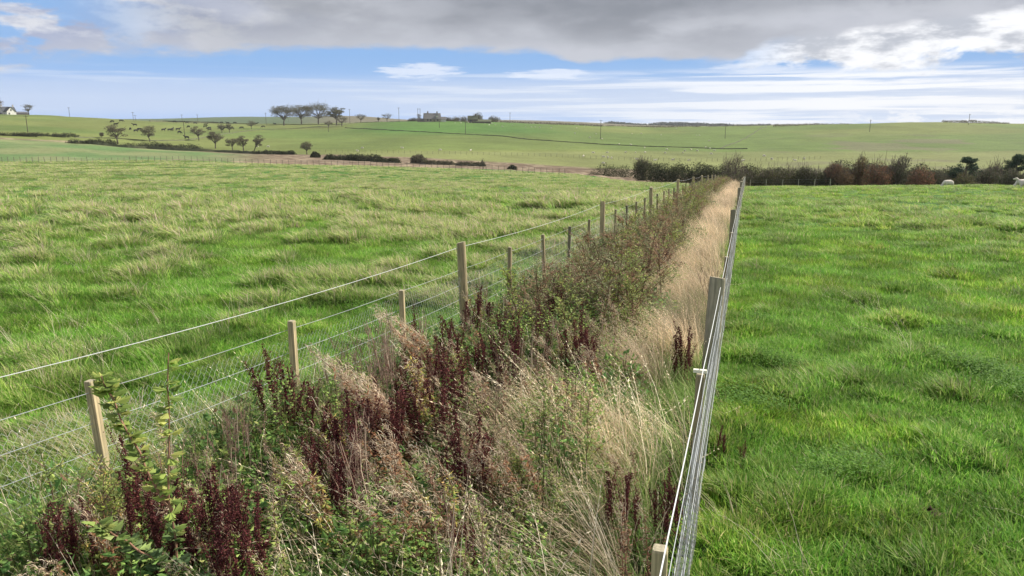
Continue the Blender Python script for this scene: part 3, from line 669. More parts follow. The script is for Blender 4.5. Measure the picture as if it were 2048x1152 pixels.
for h in (.93, .72, .53, .36, .2): wire(lf, line_pts(lf_u, -.035, -1, 88, h, allp, .004), .0020 if h > .5 else .0017, GALV)
netting(lf, lf_u, -.03, .5, 22, .08, .86, .055, .0008, (.55, .57, .55))
x, y = xy(rf_u(7.9), 7.9)
rf = thing('netting_fence', 'wire netting fence with a fat strainer post beside the right field', 'fence', (x, y, float(base_z(x, y))))
fat = [7.9]; rnd_ = [17.8, 29.4, 36.5, 45, 54, 63, 72, 80, 88]; sq = [.2, 2.55, 4.85, 10.8, 14.2, 21.5, 25.4, 33]
for v in fat: x, y = xy(rf_u(v)-.075, v); add_post(rf, FATM, x, y, .4, 'fat weathered strainer post with a pale sawn top', lean=(.0, .035))
for i, v in enumerate(rnd_): x, y = xy(rf_u(v)-.06, v); add_post(rf, ROUNDM, x, y, i*.7, lean=(0, rng.normal()*.015))
for i, v in enumerate(sq): x, y = xy(rf_u(v)-.03, v); add_post(rf, STAKEM[0 if i < 2 else 1], x, y, rz0, lean=(0, rng.normal()*.01), sc=1.06)
allr = np.array(sorted(fat+rnd_+sq)); 
wire(rf, line_pts(rf_u, -.005, .2, 88, 1.13, allr, .005), .0034, (.66, .66, .64), label='thick white top line wire')
for k, h in enumerate((1.04, .93, .80, .64, .46, .28, .12)): wire(rf, line_pts(rf_u, .012+.006*(k % 2), .2, 88, h, allr, .005), .0019, GALV)
netting(rf, rf_u, .012, .3, 22, .06, 1.04, .055, .0010, (.46, .45, .43))
# clip on the second stake
mb = MB(); x, y = xy(rf_u(4.85)-.03, 4.85); b = rf.location; box(mb, (x-b.x, y-b.y, float(base_z(x, y))+1.085-b.z), (.085, .03, .02), (.8, .76, .6), rz0); mb.obj('insulator', M_WIRE, rf)
# staples on the near strainer face
mb = MB()
for h in (1.13, 1.04, .93, .8, .64, .46):
    x, y = xy(rf_u(7.9)+.005, 7.9-.0); box(mb, (x-b.x, y-b.y, float(base_z(x, y))+h-b.z), (.012, .05, .006), (.3, .3, .3), rz0)
mb.obj('staple', M_WIRE, rf)

# ------------------------------------------------------------------ plants of the strip (one object each, with parts)
def stem_path(n, h, bend, r=rng, k=6, wob=.02):
    t = np.linspace(0, 1, k); P = np.zeros((n, k, 3)); P[:, :, 2] = h[:, None]*t
    P[:, :, :2] = bend[:, None]*(h[:, None]*t**1.8)[..., None]+np.cumsum(r.normal(size=(n, k, 2))*wob, 1)*t[None, :, None]
    return P
def along(P, i, t):
    k = P.shape[1]; f = t*(k-1); j = np.clip(f.astype(int), 0, k-2); f = (f-j)[:, None]
    return P[i, j]*(1-f)+P[i, j+1]*f
def make_dock(ns, h, rich):
    hh = h*rng.uniform(.75, 1, ns); base = rng.normal(size=(ns, 2))*.07; P = stem_path(ns, hh, rng.normal(size=(ns, 2))*.07+[-.03, 0]); P[:, :, :2] += base[:, None]
    st = MB(); red = np.array([.13, .045, .035]); tubes(st, P, np.linspace(.006, .002, 6)[None].repeat(ns, 0), red)
    sd_ = MB(); lf_ = MB()
    nb = 5*ns; i = rng.integers(0, ns, nb); t = rng.uniform(.35, .8, nb); p0 = along(P, i, t); L_ = hh[i]*rng.uniform(.12, .32, nb); a = rng.uniform(0, 6.28, nb)
    tt = np.linspace(0, 1, 4); B = p0[:, None]+np.stack([np.cos(a)[:, None]*L_[:, None]*.35*tt**.7, np.sin(a)[:, None]*L_[:, None]*.35*tt**.7, L_[:, None]*tt], 2)
    tubes(st, B, np.linspace(.003, .0012, 4)[None].repeat(nb, 0), red)
    n1 = int(rich*ns*.55); i = rng.integers(0, ns, n1); p = along(P, i, rng.uniform(.38, 1, n1)**.8)
    n2 = int(rich*ns*.45); j = rng.integers(0, nb, n2); q = along(B, j, rng.uniform(.05, 1, n2))
    p = np.concatenate([p, q]); whorl = np.sin(p[:, 2]*95)*.5+.5; p = p+rng.normal(size=p.shape)*[.011, .011, .004]*(.35+whorl[:, None]*1.0)
    n = len(p); c = pal([(.105, .028, .030), (.065, .020, .022), (.18, .06, .05), (.24, .12, .09)], n, [4, 3, 2, .35], .2)
    leaves(sd_, p, rdir(n, -.3), rdir(n), rng.uniform(.012, .022, n), rng.uniform(.010, .017, n), c)
    n = 4*ns; i = rng.integers(0, ns, n); p = along(P, i, rng.uniform(.03, .35, n)); d = rdir(n, -.2); d[:, 2] = np.abs(d[:, 2])*.3-.25; d = nrm(d)
    leaves(lf_, p, d, nrm(np.cross(d, [0, 0, 1.])), rng.uniform(.08, .17, n), rng.uniform(.02, .04, n), pal([(.20, .10, .05), (.14, .06, .035), (.10, .12, .04)], n))
    return [('stem', st, M_DRY), ('seed_head', sd_, M_DRY), ('foliage', lf_, M_LEAF)]
def make_willowherb(ns, h, tone, fluff, lean=-.16):
    hh = h*rng.uniform(.7, 1, ns); P = stem_path(ns, hh, rng.normal(size=(ns, 2))*.09+[lean, 0], k=9); tk = np.linspace(0, 1, 9)
    P[:, :, 0] -= .07*tk**5; P[:, :, 2] -= .04*tk**8; P[:, :, :2] += (rng.normal(size=(ns, 2))*.06)[:, None]
    st = MB(); tubes(st, P, np.linspace(.005, .0018, 9)[None].repeat(ns, 0), (.20, .10, .06))
    pals = {'yellow': [(.55, .46, .12), (.42, .42, .10), (.46, .30, .12), (.26, .30, .08)], 'brown': [(.26, .14, .08), (.18, .09, .06), (.33, .21, .12), (.13, .09, .05)],
            'green': [(.24, .33, .08), (.33, .38, .11), (.16, .24, .07), (.40, .38, .13)], 'orange': [(.42, .22, .11), (.34, .16, .08), (.30, .22, .10), (.24, .12, .07)]}
    n = 95*ns; i = rng.integers(0, ns, n); t = rng.uniform(.12, .86, n); p = along(P, i, t); a = rng.uniform(0, 6.28, n); d = nrm(np.stack([np.cos(a), np.sin(a), rng.uniform(-.7, .6, n)], 1))
    lf_ = MB(); leaves(lf_, p, d, nrm(np.cross(d, [0, 0, 1.])+rng.normal(size=(n, 3))*.3), rng.uniform(.04, .085, n)*(1.15-.5*t), rng.uniform(.011, .021, n), pal(pals[tone], n, [3, 3, 2, 2], .2))
    parts = [('stem', st, M_DRY), ('foliage', lf_, M_LEAF)]
    if fluff:
        fl = MB(); n = int(fluff*ns); i = rng.integers(0, ns, n); p = along(P, i, rng.uniform(.60, 1., n)); a = rng.uniform(0, 6.28, n); L_ = rng.uniform(.03, .085, n)
        t4 = np.array([0, .4, .75, 1.]); out = np.stack([np.cos(a)*.45-.35, np.sin(a)*.4, rng.uniform(.1, 1., n)], 1)
        Q = p[:, None]+out[:, None]*(L_[:, None]*t4)[..., None]; Q = Q+rng.normal(size=(n, 1, 3))*[.012, .02, .02]; Q[:, :, 2] += L_[:, None]*(rng.uniform(.1, .8, (n, 1))*t4-.9*t4**2)
        ribbons(fl, Q, np.array([.0026, .0034, .0024, .001])[None].repeat(n, 0), rdir(n), pal([(.72, .57, .40), (.82, .70, .53), (.56, .42, .28)], n))
        parts.append(('seed_head', fl, M_DRY))
    return parts
def make_dead(ns, h):
    hh = h*rng.uniform(.7, 1, ns); P = stem_path(ns, hh, rng.normal(size=(ns, 2))*.08+[-.05, 0], wob=.012); P[:, :, :2] += (rng.normal(size=(ns, 2))*.09)[:, None]
    st = MB(); tubes(st, P, np.linspace(.0045, .0018, 6)[None].repeat(ns, 0), pal([(.42, .31, .23), (.30, .19, .14), (.55, .45, .34)], ns))
    nb = 6*ns; i = rng.integers(0, ns, nb); p0 = along(P, i, rng.uniform(.4, .95, nb)); L_ = rng.uniform(.05, .16, nb); a = rng.uniform(0, 6.28, nb); tt = np.linspace(0, 1, 3)
    B = p0[:, None]+np.stack([np.cos(a)[:, None]*L_[:, None]*.4*tt, np.sin(a)[:, None]*L_[:, None]*.4*tt, L_[:, None]*tt], 2); tubes(st, B, np.full((nb, 3), .0014), (.28, .19, .14), 3)
    sd_ = MB(); n = 26*nb; j = rng.integers(0, nb, n); p = along(B, j, rng.uniform(.3, 1, n))+rng.normal(size=(n, 3))*.012
    leaves(sd_, p, rdir(n), rdir(n), rng.uniform(.005, .014, n), rng.uniform(.004, .007, n), pal([(.26, .17, .14), (.19, .11, .09), (.36, .27, .20)], n))
    return [('stem', st, M_DRY), ('seed_head', sd_, M_DRY)]
def make_sapling(h, spread, nbr, ls, tone, dens=28):
    cols = {'green': [(.24, .31, .09), (.30, .35, .10), (.17, .22, .07), (.40, .40, .12)], 'olive': [(.25, .26, .12), (.20, .22, .10), (.31, .28, .15), (.27, .19, .12)],
            'rust': [(.34, .22, .13), (.28, .17, .11), (.28, .25, .11), (.42, .31, .17)], 'lime': [(.34, .40, .08), (.28, .33, .09), (.16, .22, .07), (.40, .38, .12)]}[tone]
    st = MB(); P = stem_path(1, np.array([h]), rng.normal(size=(1, 2))*.06+[-.05, 0], wob=.02); tubes(st, P, np.linspace(.010, .003, 6)[None]*h/1.3, (.16, .11, .07))
    t = rng.uniform(.1, .92, nbr); p0 = along(P, np.zeros(nbr, int), t); L_ = spread*(1.15-.75*t)*rng.uniform(.6, 1.2, nbr); a = rng.uniform(0, 6.28, nbr); tt = np.linspace(0, 1, 5)
    d = nrm(np.stack([np.cos(a), np.sin(a), rng.uniform(.6, 1.6, nbr)], 1)); B = p0[:, None]+d[:, None]*(L_[:, None]*tt)[..., None]; B += np.cumsum(rng.normal(size=B.shape)*.012, 1)*tt[None, :, None]
    tubes(st, B, np.linspace(.0042, .0015, 5)[None].repeat(nbr, 0), (.19, .12, .08), 3)
    n = nbr*dens; j = rng.integers(0, nbr, n); p = along(B, j, rng.uniform(.1, 1, n)); a = rng.uniform(0, 6.28, n); d = nrm(np.stack([np.cos(a), np.sin(a), rng.uniform(-.3, .9, n)], 1)); p = p+d*.012
    lf_ = MB(); leaves(lf_, p, d, nrm(np.cross(d, [0, 0, 1.])+rng.normal(size=(n, 3))*.4), 1.25*ls*rng.uniform(.6, 1.25, n), ls*.65*rng.uniform(.7, 1.2, n), pal(cols, n, [3, 2.5, 2, 1], .2))
    return [('stem', st, M_BARK), ('foliage', lf_, M_LEAF)]
class Proto:
    def __init__(s, parts): s.me = [(n, mb.mesh(n, m)) for n, mb, m in parts]
    def put(s, name, label, cat, loc, rz, sc, group=None):
        r = thing(name, label, cat, loc, rz, group); r.scale = (sc, sc, sc)
        for n, me in s.me:
            o = bpy.data.objects.new(n, me); C.objects.link(o); o.parent = r
        return r
DOCK = [Proto(make_dock(a, 1.0, b)) for a, b in ((4, 620), (3, 640), (4, 560), (3, 480), (2, 680))]
WIL = {t: [Proto(make_willowherb(3, 1.0, t, f)) for f in (130, 60)] for t in ('yellow', 'brown', 'green', 'orange')}
PLUME = Proto(make_willowherb(4, 1.0, 'orange', 300, -.42)); DEAD = [Proto(make_dead(n, 1.0)) for n in (8, 11, 5)]
SAP = {t: [Proto(make_sapling(1.0, .42, 20, l, t, d)) for l, d in ((.026, 34), (.034, 24))] for t in ('green', 'olive', 'rust', 'lime')}
def stand(px, py, h, hi=60., lo=1.0):
    """where a plant of height h must stand for its tip to be seen at the pixel"""
    az = math.atan2(px-1024, FP*cp+(576-py)*sp); d = np.exp(np.linspace(math.log(lo), math.log(hi), 900)); x = d*math.sin(az); y = d*math.cos(az)
    z = base_z(x, y)+h; q = proj(x, y, z)[1]; k = int(np.argmin(np.abs(q-py))); return float(x[k]), float(y[k]), float(base_z(x[k], y[k]))
def plant(proto, name, cat, px, py, h, label, group=None):
    p = stand(px, py, h); return proto.put(name, label, cat, p, rng.normal()*.5, h, group)
docks = [(113,982,.72,'thin dark red dock spike in the bottom left corner left of the leafy sapling'),(147,995,.7,'dark red dock just right of the thin spike in the bottom left corner'),
 (313,945,.85,'dark red dock right behind the leafy sapling at lower left'),(366,940,.85,'dark red dock spike between the leafy sapling and the big red dock clump'),
 (444,930,.85,'tall back spike of the big red dock clump at the bottom left'),(484,945,.85,'right back spike of the big red dock clump at the bottom left'),(437,1010,.8,'front left spikes of the big red dock clump at the bottom left'),(498,1018,.8,'front right spikes of the big red dock clump at the bottom left'),
 (572,684,1.05,'dark dock leaning on the front of the thin stake left of centre'),(550,700,.95,'bare dark dock spike left of the thin stake left of centre'),(603,745,.8,'short dark dock right of the thin stake left of centre'),
 (680,776,.95,'tallest dark maroon dock in the middle of the weeds'),(703,815,.9,'maroon dock just in front of the tallest one in the weeds'),(630,850,.7,'low maroon dock left of the tallest one in the weeds'),(655,905,.7,'low maroon dock under yellow willowherb leaves'),
 (768,765,.9,'dark dock behind the bent feathery plume'),(788,782,.85,'maroon dock right behind the bent feathery plume'),(903,722,.85,'dark dock right of the yellow leaved stem in the centre'),(925,700,.85,'maroon dock spike a step behind the yellow leaved stem'),
 (955,668,.9,'dark dock below the tall round post of the left fence'),(1012,645,.9,'dark red dock in the middle of the strip left of the upright maroon one'),(1035,650,.85,'reddish dock touching the dark one in mid strip'),(1155,616,1.0,'upright maroon dock at the left edge of the straw grass'),(1168,640,.9,'lower maroon dock in front of the upright one by the straw grass'),(1100,590,.9,'reddish dock among pale willowherb behind mid strip'),
 (1242,926,.62,'dark red dock inside the bent straw grass at the lower right'),(1268,952,.55,'small red dock right of the one inside the bent straw grass'),(1335,935,.62,'dark red dock against the bottom of the netting fence'),(1357,952,.55,'small dark dock closest to the netting fence'),
 (1384,636,.85,'dark brown dock left of the fat strainer post'),(1370,655,.75,'lower brown dock left of the fat strainer post'),(1448,850,.35,'short dead dock in the grass right of the netting fence'),(1489,880,.25,'broken dock stalk standing in the right field')]
for k, (px, py, h, lb) in enumerate(docks): plant(DOCK[k % 5], 'dock_plant', 'dock', px, py, h, lb)
wils = [('orange',0,655,862,.9,'willowherb with pinkish drooping tip over yellow leaves left of centre'),('yellow',1,680,892,.85,'willowherb with bright yellow leaves in the dark weeds'),('orange',0,831,893,.95,'feathery willowherb, left one of two drooping side by side in the centre foreground'),
 ('brown',0,880,893,.95,'feathery willowherb, right one of two drooping side by side in the centre foreground'),('orange',0,829,822,.9,'pale drooping willowherb head above the centre foreground'),('brown',0,768,850,.85,'brown seedy willowherb beside the blue-green leafy stem'),('yellow',1,930,905,.85,'yellowish willowherb right of the two drooping feathery ones'),
 ('orange',0,1151,700,.9,'orange feathery willowherb standing in the straw grass edge'),('orange',0,1202,712,.85,'second orange willowherb right of the first in the straw grass edge'),('orange',0,1031,832,.9,'orange tipped willowherb in the front middle left of the straw'),('orange',0,1089,834,.88,'bushy orange willowherb touching the straw grass'),
 ('brown',0,1264,886,.6,'pale willowherb tip between two red docks'),('brown',1,1267,998,.7,'curled brown willowherb in front of the bent straw grass'),('brown',0,388,968,.7,'pale feathery willowherb between red docks at lower left'),('orange',0,428,1018,.65,'low pale willowherb in front of the big dock clump'),('orange',0,124,1055,.6,'tan willowherb in the bottom left corner'),
 ('green',1,905,640,1.05,'green leaved willowherb behind the yellow leaved stem'),('yellow',1,880,652,1.1,'tall yellow leaved stem in the centre of the weeds'),('brown',0,985,720,.9,'rusty willowherb in the centre right weeds'),('green',1,1060,700,.9,'greyish green willowherb in front of mid strip docks'),
 ('orange',0,1215,660,.9,'fluffy tan willowherb beside the bent straw'),('green',1,1110,890,.75,'green and yellow willowherb in the right foreground'),('brown',1,990,870,.8,'brown speckled willowherb in the front middle'),('brown',1,560,905,.7,'grey brown willowherb below the thin stake'),('brown',1,590,880,.7,'dull brown willowherb right of the grey brown one')]
for t, k, px, py, h, lb in wils: plant(WIL[t][k], 'willowherb', 'willowherb', px, py, h, lb)
plant(PLUME, 'plume_plant', 'plume plant', 783, 690, 1.15, 'large bent feathery beige plume behind the maroon docks')
plant(PLUME, 'plume_plant', 'plume plant', 832, 735, 1.0, 'lower half of the feathery beige plumes, right of the large bent one')
plant(PLUME, 'plume_plant', 'plume plant', 882, 588, 1.15, 'pale fluffy plume in front of the tall round post')
for k, (px, py, h, lb) in enumerate([(722,640,1.1,'tall dead brown stalks with knobbly tops behind the feathery plume'),(745,660,1.05,'dead brown stalks just right of the knobbly ones'),(700,680,.95,'shorter dead stalks left of the knobbly ones'),(640,700,.9,'bare dead stalk right of the thin stake'),(760,620,1.1,'thin dead twig between the two nearest left stakes and the round post'),
   (470,820,.75,'grey split dead stalk standing in the grass left of the weeds'),(1433,508,1.0,'single dark dead stalk in the straw grass near the netting fence'),(1090,620,.9,'grey dead stalks in mid strip'),(600,960,.6,'greyish dead stalk among green leaves in the foreground')]):
    plant(DEAD[k % 3], 'dead_stalks', 'dead stalks', px, py, h, lb)
# mixed plants filling the strip behind
def fill(n, v0, v1, ulo, uhi, fn, seed):
    r = np.random.default_rng(seed)
    for k in range(n):
        v = v0*(v1/v0)**((k+r.uniform(.1, .9))/n); lo = lf_u(v)+ulo; u = lo+(uhi-lo)*r.uniform(); x, y = xy(u, v); fn(k, float(x), float(y), float(base_z(x, y)), v, r)
tn = ['olive', 'green', 'rust', 'olive', 'lime', 'rust', 'olive']
def zone(v): return ('just beyond the tall round post' if v < 14 else 'between the second and third tall posts' if v < 27 else 'half way down the strip' if v < 45 else 'near the far end of the strip')
fill(180, 8.6, 88, .95, -1.2, lambda k, x, y, z, v, r: SAP[tn[k % 7]][k % 2].put('hedge_sapling', '%s twiggy hedge sapling %s' % ({'olive': 'grey green', 'green': 'bright green', 'rust': 'rusty brown', 'lime': 'yellow green'}[tn[k % 7]], zone(v)), 'sapling', (x, y, z), r.uniform(0, 6.28), r.uniform(.9, 1.35)*(1-.10*float(smooth(v, 20, 60))), 'twiggy saplings planted between the two fences'), 3)
fill(34, 6.5, 60, .3, -1.2, lambda k, x, y, z, v, r: WIL[['brown', 'orange', 'green', 'brown'][k % 4]][k % 2].put('willowherb', '%s seedy willowherb among the saplings %s' % (['brown', 'orange', 'green', 'brown'][k % 4], zone(v)), 'willowherb', (x, y, z), r.normal()*.3, r.uniform(.8, 1.05), 'willowherbs among the saplings'), 5)
fill(30, 5.5, 45, .3, -1.2, lambda k, x, y, z, v, r: DOCK[k % 5].put('dock_plant', 'dark dock stalk among the saplings '+zone(v), 'dock', (x, y, z), r.normal()*.5, r.uniform(.7, .95), 'docks among the saplings'), 6)
fill(44, 3.0, 30, .2, -1.1, lambda k, x, y, z, v, r: DEAD[k % 3].put('dead_stalks', 'thin dead stalks in the weeds '+('this side of the round post' if v < 9 else zone(v)), 'dead stalks', (x, y, z), r.normal()*.5, r.uniform(.7, 1.0), 'dead stalks scattered in the strip'), 8)
fill(64, 2.6, 9.5, .3, -1.1, lambda k, x, y, z, v, r: WIL[['green', 'yellow', 'green', 'orange'][k % 4]][1 if k % 3 else 0].put('willowherb', 'low %s willowherb between the larger weeds of the foreground' % ['green', 'yellow', 'green', 'orange'][k % 4], 'willowherb', (x, y, z), r.normal()*.4, r.uniform(.55, .9), 'low willowherbs in the foreground'), 11)
for t, k, px, py, h, lb in [('lime',1,1050,540,1.15,'broad green leafed sapling in front of the third stake past the round post'),('green',0,1135,560,1.2,'small green sapling left of the mid strip bush'),('olive',1,1240,470,1.45,'tall grey green bush in mid strip'),('olive',0,1285,455,1.45,'tall twiggy bush right of the grey green one in mid strip'),('rust',0,1330,470,1.3,'rusty brown bush at the edge of the straw grass'),('olive',0,1200,540,1.2,'dense grey green bush in front of mid strip'),('green',0,1270,520,1.2,'bush of tiny green leaves beside the straw grass'),('lime',0,1405,358,1.5,'yellow green sapling at the far end of the strip'),('lime',0,1380,362,1.5,'yellow green sapling left of the farthest one')]:
    plant(SAP[t][k], 'young_bush', 'bush', px, py, h, lb)
# the leafy sapling in the left foreground: two arching stems with lobed yellow-green leaves
def foreground_sapling():
    x, y, z = stand(292, 705, 1.55, 12); rt = thing('leafy_sapling', 'young sapling with arching stems and yellow green leaves in the left foreground', 'sapling', (x, y, z))
    def path(pts): return np.array([[p[0], p[1], p[2]*1.24] for p in pts], float)
    stems = [path([(.02, 0, -.02), (.03, .01, .25), (.05, 0, .5), (.03, 0, .68), (.06, .01, .9), (.09, 0, 1.1), (.1, 0, 1.25)]), path([(.04, 0, .6), (-.02, -.02, .72), (-.08, -.02, .86), (-.15, 0, .98), (-.2, .02, 1.08), (-.24, .02, 1.15)][:6]), path([(.03, 0, .3), (-.1, -.03, .42), (-.22, -.03, .5), (-.34, 0, .55)]), path([(.03, 0, .22), (.12, -.05, .3), (.22, -.06, .33)])]
    for P in stems:
        t = np.linspace(0, 1, 14); Q = np.stack([np.interp(t, np.linspace(0, 1, len(P)), P[:, k]) for k in range(3)], 1)+rng.normal(size=(14, 3))*.004
        mb = MB(); tubes(mb, Q[None], np.linspace(.0075, .003, 14)[None], (.30, .17, .11), 6); sm = mb.obj('stem', M_BARK, rt)
        lf_ = MB(); n = 85 if len(P) > 5 else 55; i = rng.uniform(.12, 1, n); p = np.stack([np.interp(i, t, Q[:, k]) for k in range(3)], 1); a = rng.uniform(0, 6.28, n); d = nrm(np.stack([np.cos(a), np.sin(a), rng.uniform(-.15, .5, n)], 1)); s = nrm(np.cross(d, [0, 0, 1.]))
        hi = smooth(p[:, 2], .45, .8)[:, None]; c = pal([(.30, .38, .09), (.40, .42, .12), (.20, .28, .07)], n)*hi+pal([(.14, .22, .09), (.20, .28, .09), (.10, .16, .07)], n)*(1-hi)
        ln = rng.uniform(.045, .085, n)
        for (o, w, f) in ((0, .62, 1.), (.25, .55, .8), (-.25, .55, .8)): leaves(lf_, p+d*.006, nrm(d+s*o*1.6), nrm(s+rng.normal(size=s.shape)*.25), ln*f, ln*w, c, .3)
        lf_.obj('foliage', M_LEAF, sm)
foreground_sapling()
for t, k, px, py, h, lb in [('green',1,105,905,.75,'low leafy bush left of the nearest stake foot'),('green',0,225,915,.75,'low leafy bush right of the nearest stake foot'),('lime',0,180,960,.7,'low yellow green bush in front of the nearest stake'),('lime',0,560,905,.7,'bright green leafy clump below the thin stake left of centre'),('green',1,1180,800,.8,'green leafy clump at the straw edge in the foreground')]: plant(SAP[t][k], 'young_bush', 'bush', px, py, h, lb)

def molehill(px, py, label):
    x, y, z, d = place(px, py, 2.5, 12); mb = MB(); n = 24; k = 7; a = np.arange(n)*2*math.pi/n; rr = np.linspace(0, 1, k)
    V = [(.0, 0, .075)]+[(q*.10*math.cos(t)*(1+.15*math.sin(3*t)), q*.08*math.sin(t), .045*(1-q*q)-.02+float(vn(q*5+math.cos(t)*3, math.sin(t)*3, 5))*.03) for q in rr[1:] for t in a]
    mb.add(V, [[1+i*n+j, 1+i*n+(j+1) % n, 1+(i+1)*n+(j+1) % n, 1+(i+1)*n+j] for i in range(k-2) for j in range(n)], (.06, .042, .028)); mb.f.append(np.array([[0, 1+j, 1+(j+1) % n] for j in range(n)]))
    o = mb.obj('molehill', M_BARK, smooth_=True); o.location = (x, y, z+.02); tag(o, label, 'molehill')
molehill(1858, 1035, 'small mound of dark earth in the grass at the lower right')

for t, k, px, py, h, lb in [('olive',0,1000,700,.95,'small leaved olive bush right of the yellow leaved stem'),('green',0,1085,765,.85,'small leaved green bush left of the straw grass edge'),('olive',1,985,790,.85,'olive bush in the middle of the foreground weeds'),('olive',0,1125,705,.95,'olive bush touching the straw grass edge'),('green',0,1045,870,.7,'low green bush in the right half of the foreground weeds'),('rust',0,960,860,.7,'low rusty bush in the middle foreground'),('olive',1,930,770,.85,'greyish bush behind the two drooping feathery willowherbs')]:
    plant(SAP[t][k], 'young_bush', 'bush', px, py, h, lb)

fill(22, 2.9, 8.2, .6, -1.25, lambda k, x, y, z, v, r: DOCK[k % 5].put('dock_plant', 'dark red dock spikes spread through the foreground weeds', 'dock', (x, y, z), r.uniform(0, 6.28), r.uniform(.65, 1.0), 'docks spread through the foreground weeds'), 17)

# ------------------------------------------------------------------ trees, bushes and hedges further off
def blob_leaves(mb, c, rad, n, ls, cols, w=None, flat=1., r=rng, shell=.55):
    d = rdir(n, .0, r); q = (shell+(1-shell)*r.uniform(0, 1, n))[:, None]; p = np.array(c)+d*q*np.array(rad); m = nrm(d+r.normal(size=(n, 3))*.8); s = nrm(np.cross(m, rdir(n, 0, r)))
    leaves(mb, p, m, s, ls*r.uniform(.6, 1.4, n), ls*.8*r.uniform(.6, 1.3, n), pal(cols, n, w, .18, r))
def tree_parts(h, cw, lean=0., trunk=.30, tiers=7, leaf=.34, n=1500, cols=((.07, .085, .035),), flat=.35, sub=3, umbrella=0.):
    """tapered trunk, limbs and a crown of leaf clumps carried on limb ends"""
    r = rng; bk = MB(); fo = MB(); k = 5; t = np.linspace(0, 1, k); H = h*trunk
    P = np.stack([lean*h*.5*t**1.5+r.normal(size=k)*.04*h*t*.3, r.normal(size=k)*.02*h*t, H*t*1.15], 1); P[0, 2] = -.2
    tubes(bk, P[None], np.linspace(h*.040, h*.026, k)[None], (.10, .085, .07), 6)
    ends = []
    for i in range(tiers):
        a = 6.28*i/tiers+r.uniform(-.3, .3); q = r.uniform(.35, 1.) if i % 2 else r.uniform(.7, 1.); e = np.array([lean*h*.9+math.cos(a)*cw*.42*q, math.sin(a)*cw*.42*q, h*(.92-(.30-umbrella*.25)*q**2+r.uniform(-.06, .04))])
        m = P[-1]*.45+e*.55+np.array([0, 0, -h*.04])+r.normal(size=3)*h*.02; tubes(bk, np.array([[P[-1], (P[-1]+m)/2+[0, 0, h*.02], m, e]]), np.array([[h*.020, h*.016, h*.011, h*.004]]), (.10, .085, .07), 5); ends.append(e); ends.append(m*.35+e*.65+r.normal(size=3)*[cw*.10, cw*.10, h*.03])
    for i in range(sub): ends.append(np.array([lean*h*.9+r.normal()*cw*.14, r.normal()*cw*.14, h*r.uniform(.72, .93)]))
    for i in range(tiers+2):     # lower boughs
        a = r.uniform(0, 6.28); q = r.uniform(.5, 1.)*cw*.42; e = np.array([lean*h*.6+math.cos(a)*q, math.sin(a)*q, h*r.uniform(trunk+.08, .72)]); m = P[-2]*.4+e*.6
        tubes(bk, np.array([[P[-2], m+[0, 0, h*.03], e]]), np.array([[h*.012, h*.008, h*.003]]), (.10, .085, .07), 4); ends.append(e)
    for e in ends:
        rr = cw*r.uniform(.12, .21)*(.75 if e[2] < h*.72 else 1); blob_leaves(fo, e, (rr*1.25, rr*1.25, rr*flat*2*.6), int(1.7*n/len(ends)), leaf, cols)
        for _ in range(3):
            tw = e+r.normal(size=3)*rr*.7; tubes(bk, np.array([[P[-1]*.3+e*.7, (e+tw)/2, tw]]), np.array([[h*.006, h*.004, h*.002]]), (.10, .085, .07), 3)
    return [('trunk', bk, M_BARK), ('crown', fo, M_FOL)]
HAWC = [(.13, .13, .07), (.16, .145, .085), (.09, .09, .05), (.19, .155, .10)]
SYC = [(.12, .13, .07), (.15, .14, .085), (.09, .10, .055), (.19, .16, .10)]
def put_tree(name, label, px, pyb, pyt, wpx, dr, group=None, cat='tree', **kw):
    x, y, z, d = place(px, pyb, *dr); h = (pyb-pyt)*d/1530*1.04; kw.setdefault('leaf', .26); pr = Proto(tree_parts(h, wpx*d/1530*(1.22 if 'umbrella tree' in label else .92), **kw)); return pr.put(name, label, cat, (x, y, z-.1), 0, 1., group)
hz = dict(cols=HAWC, n=1600)
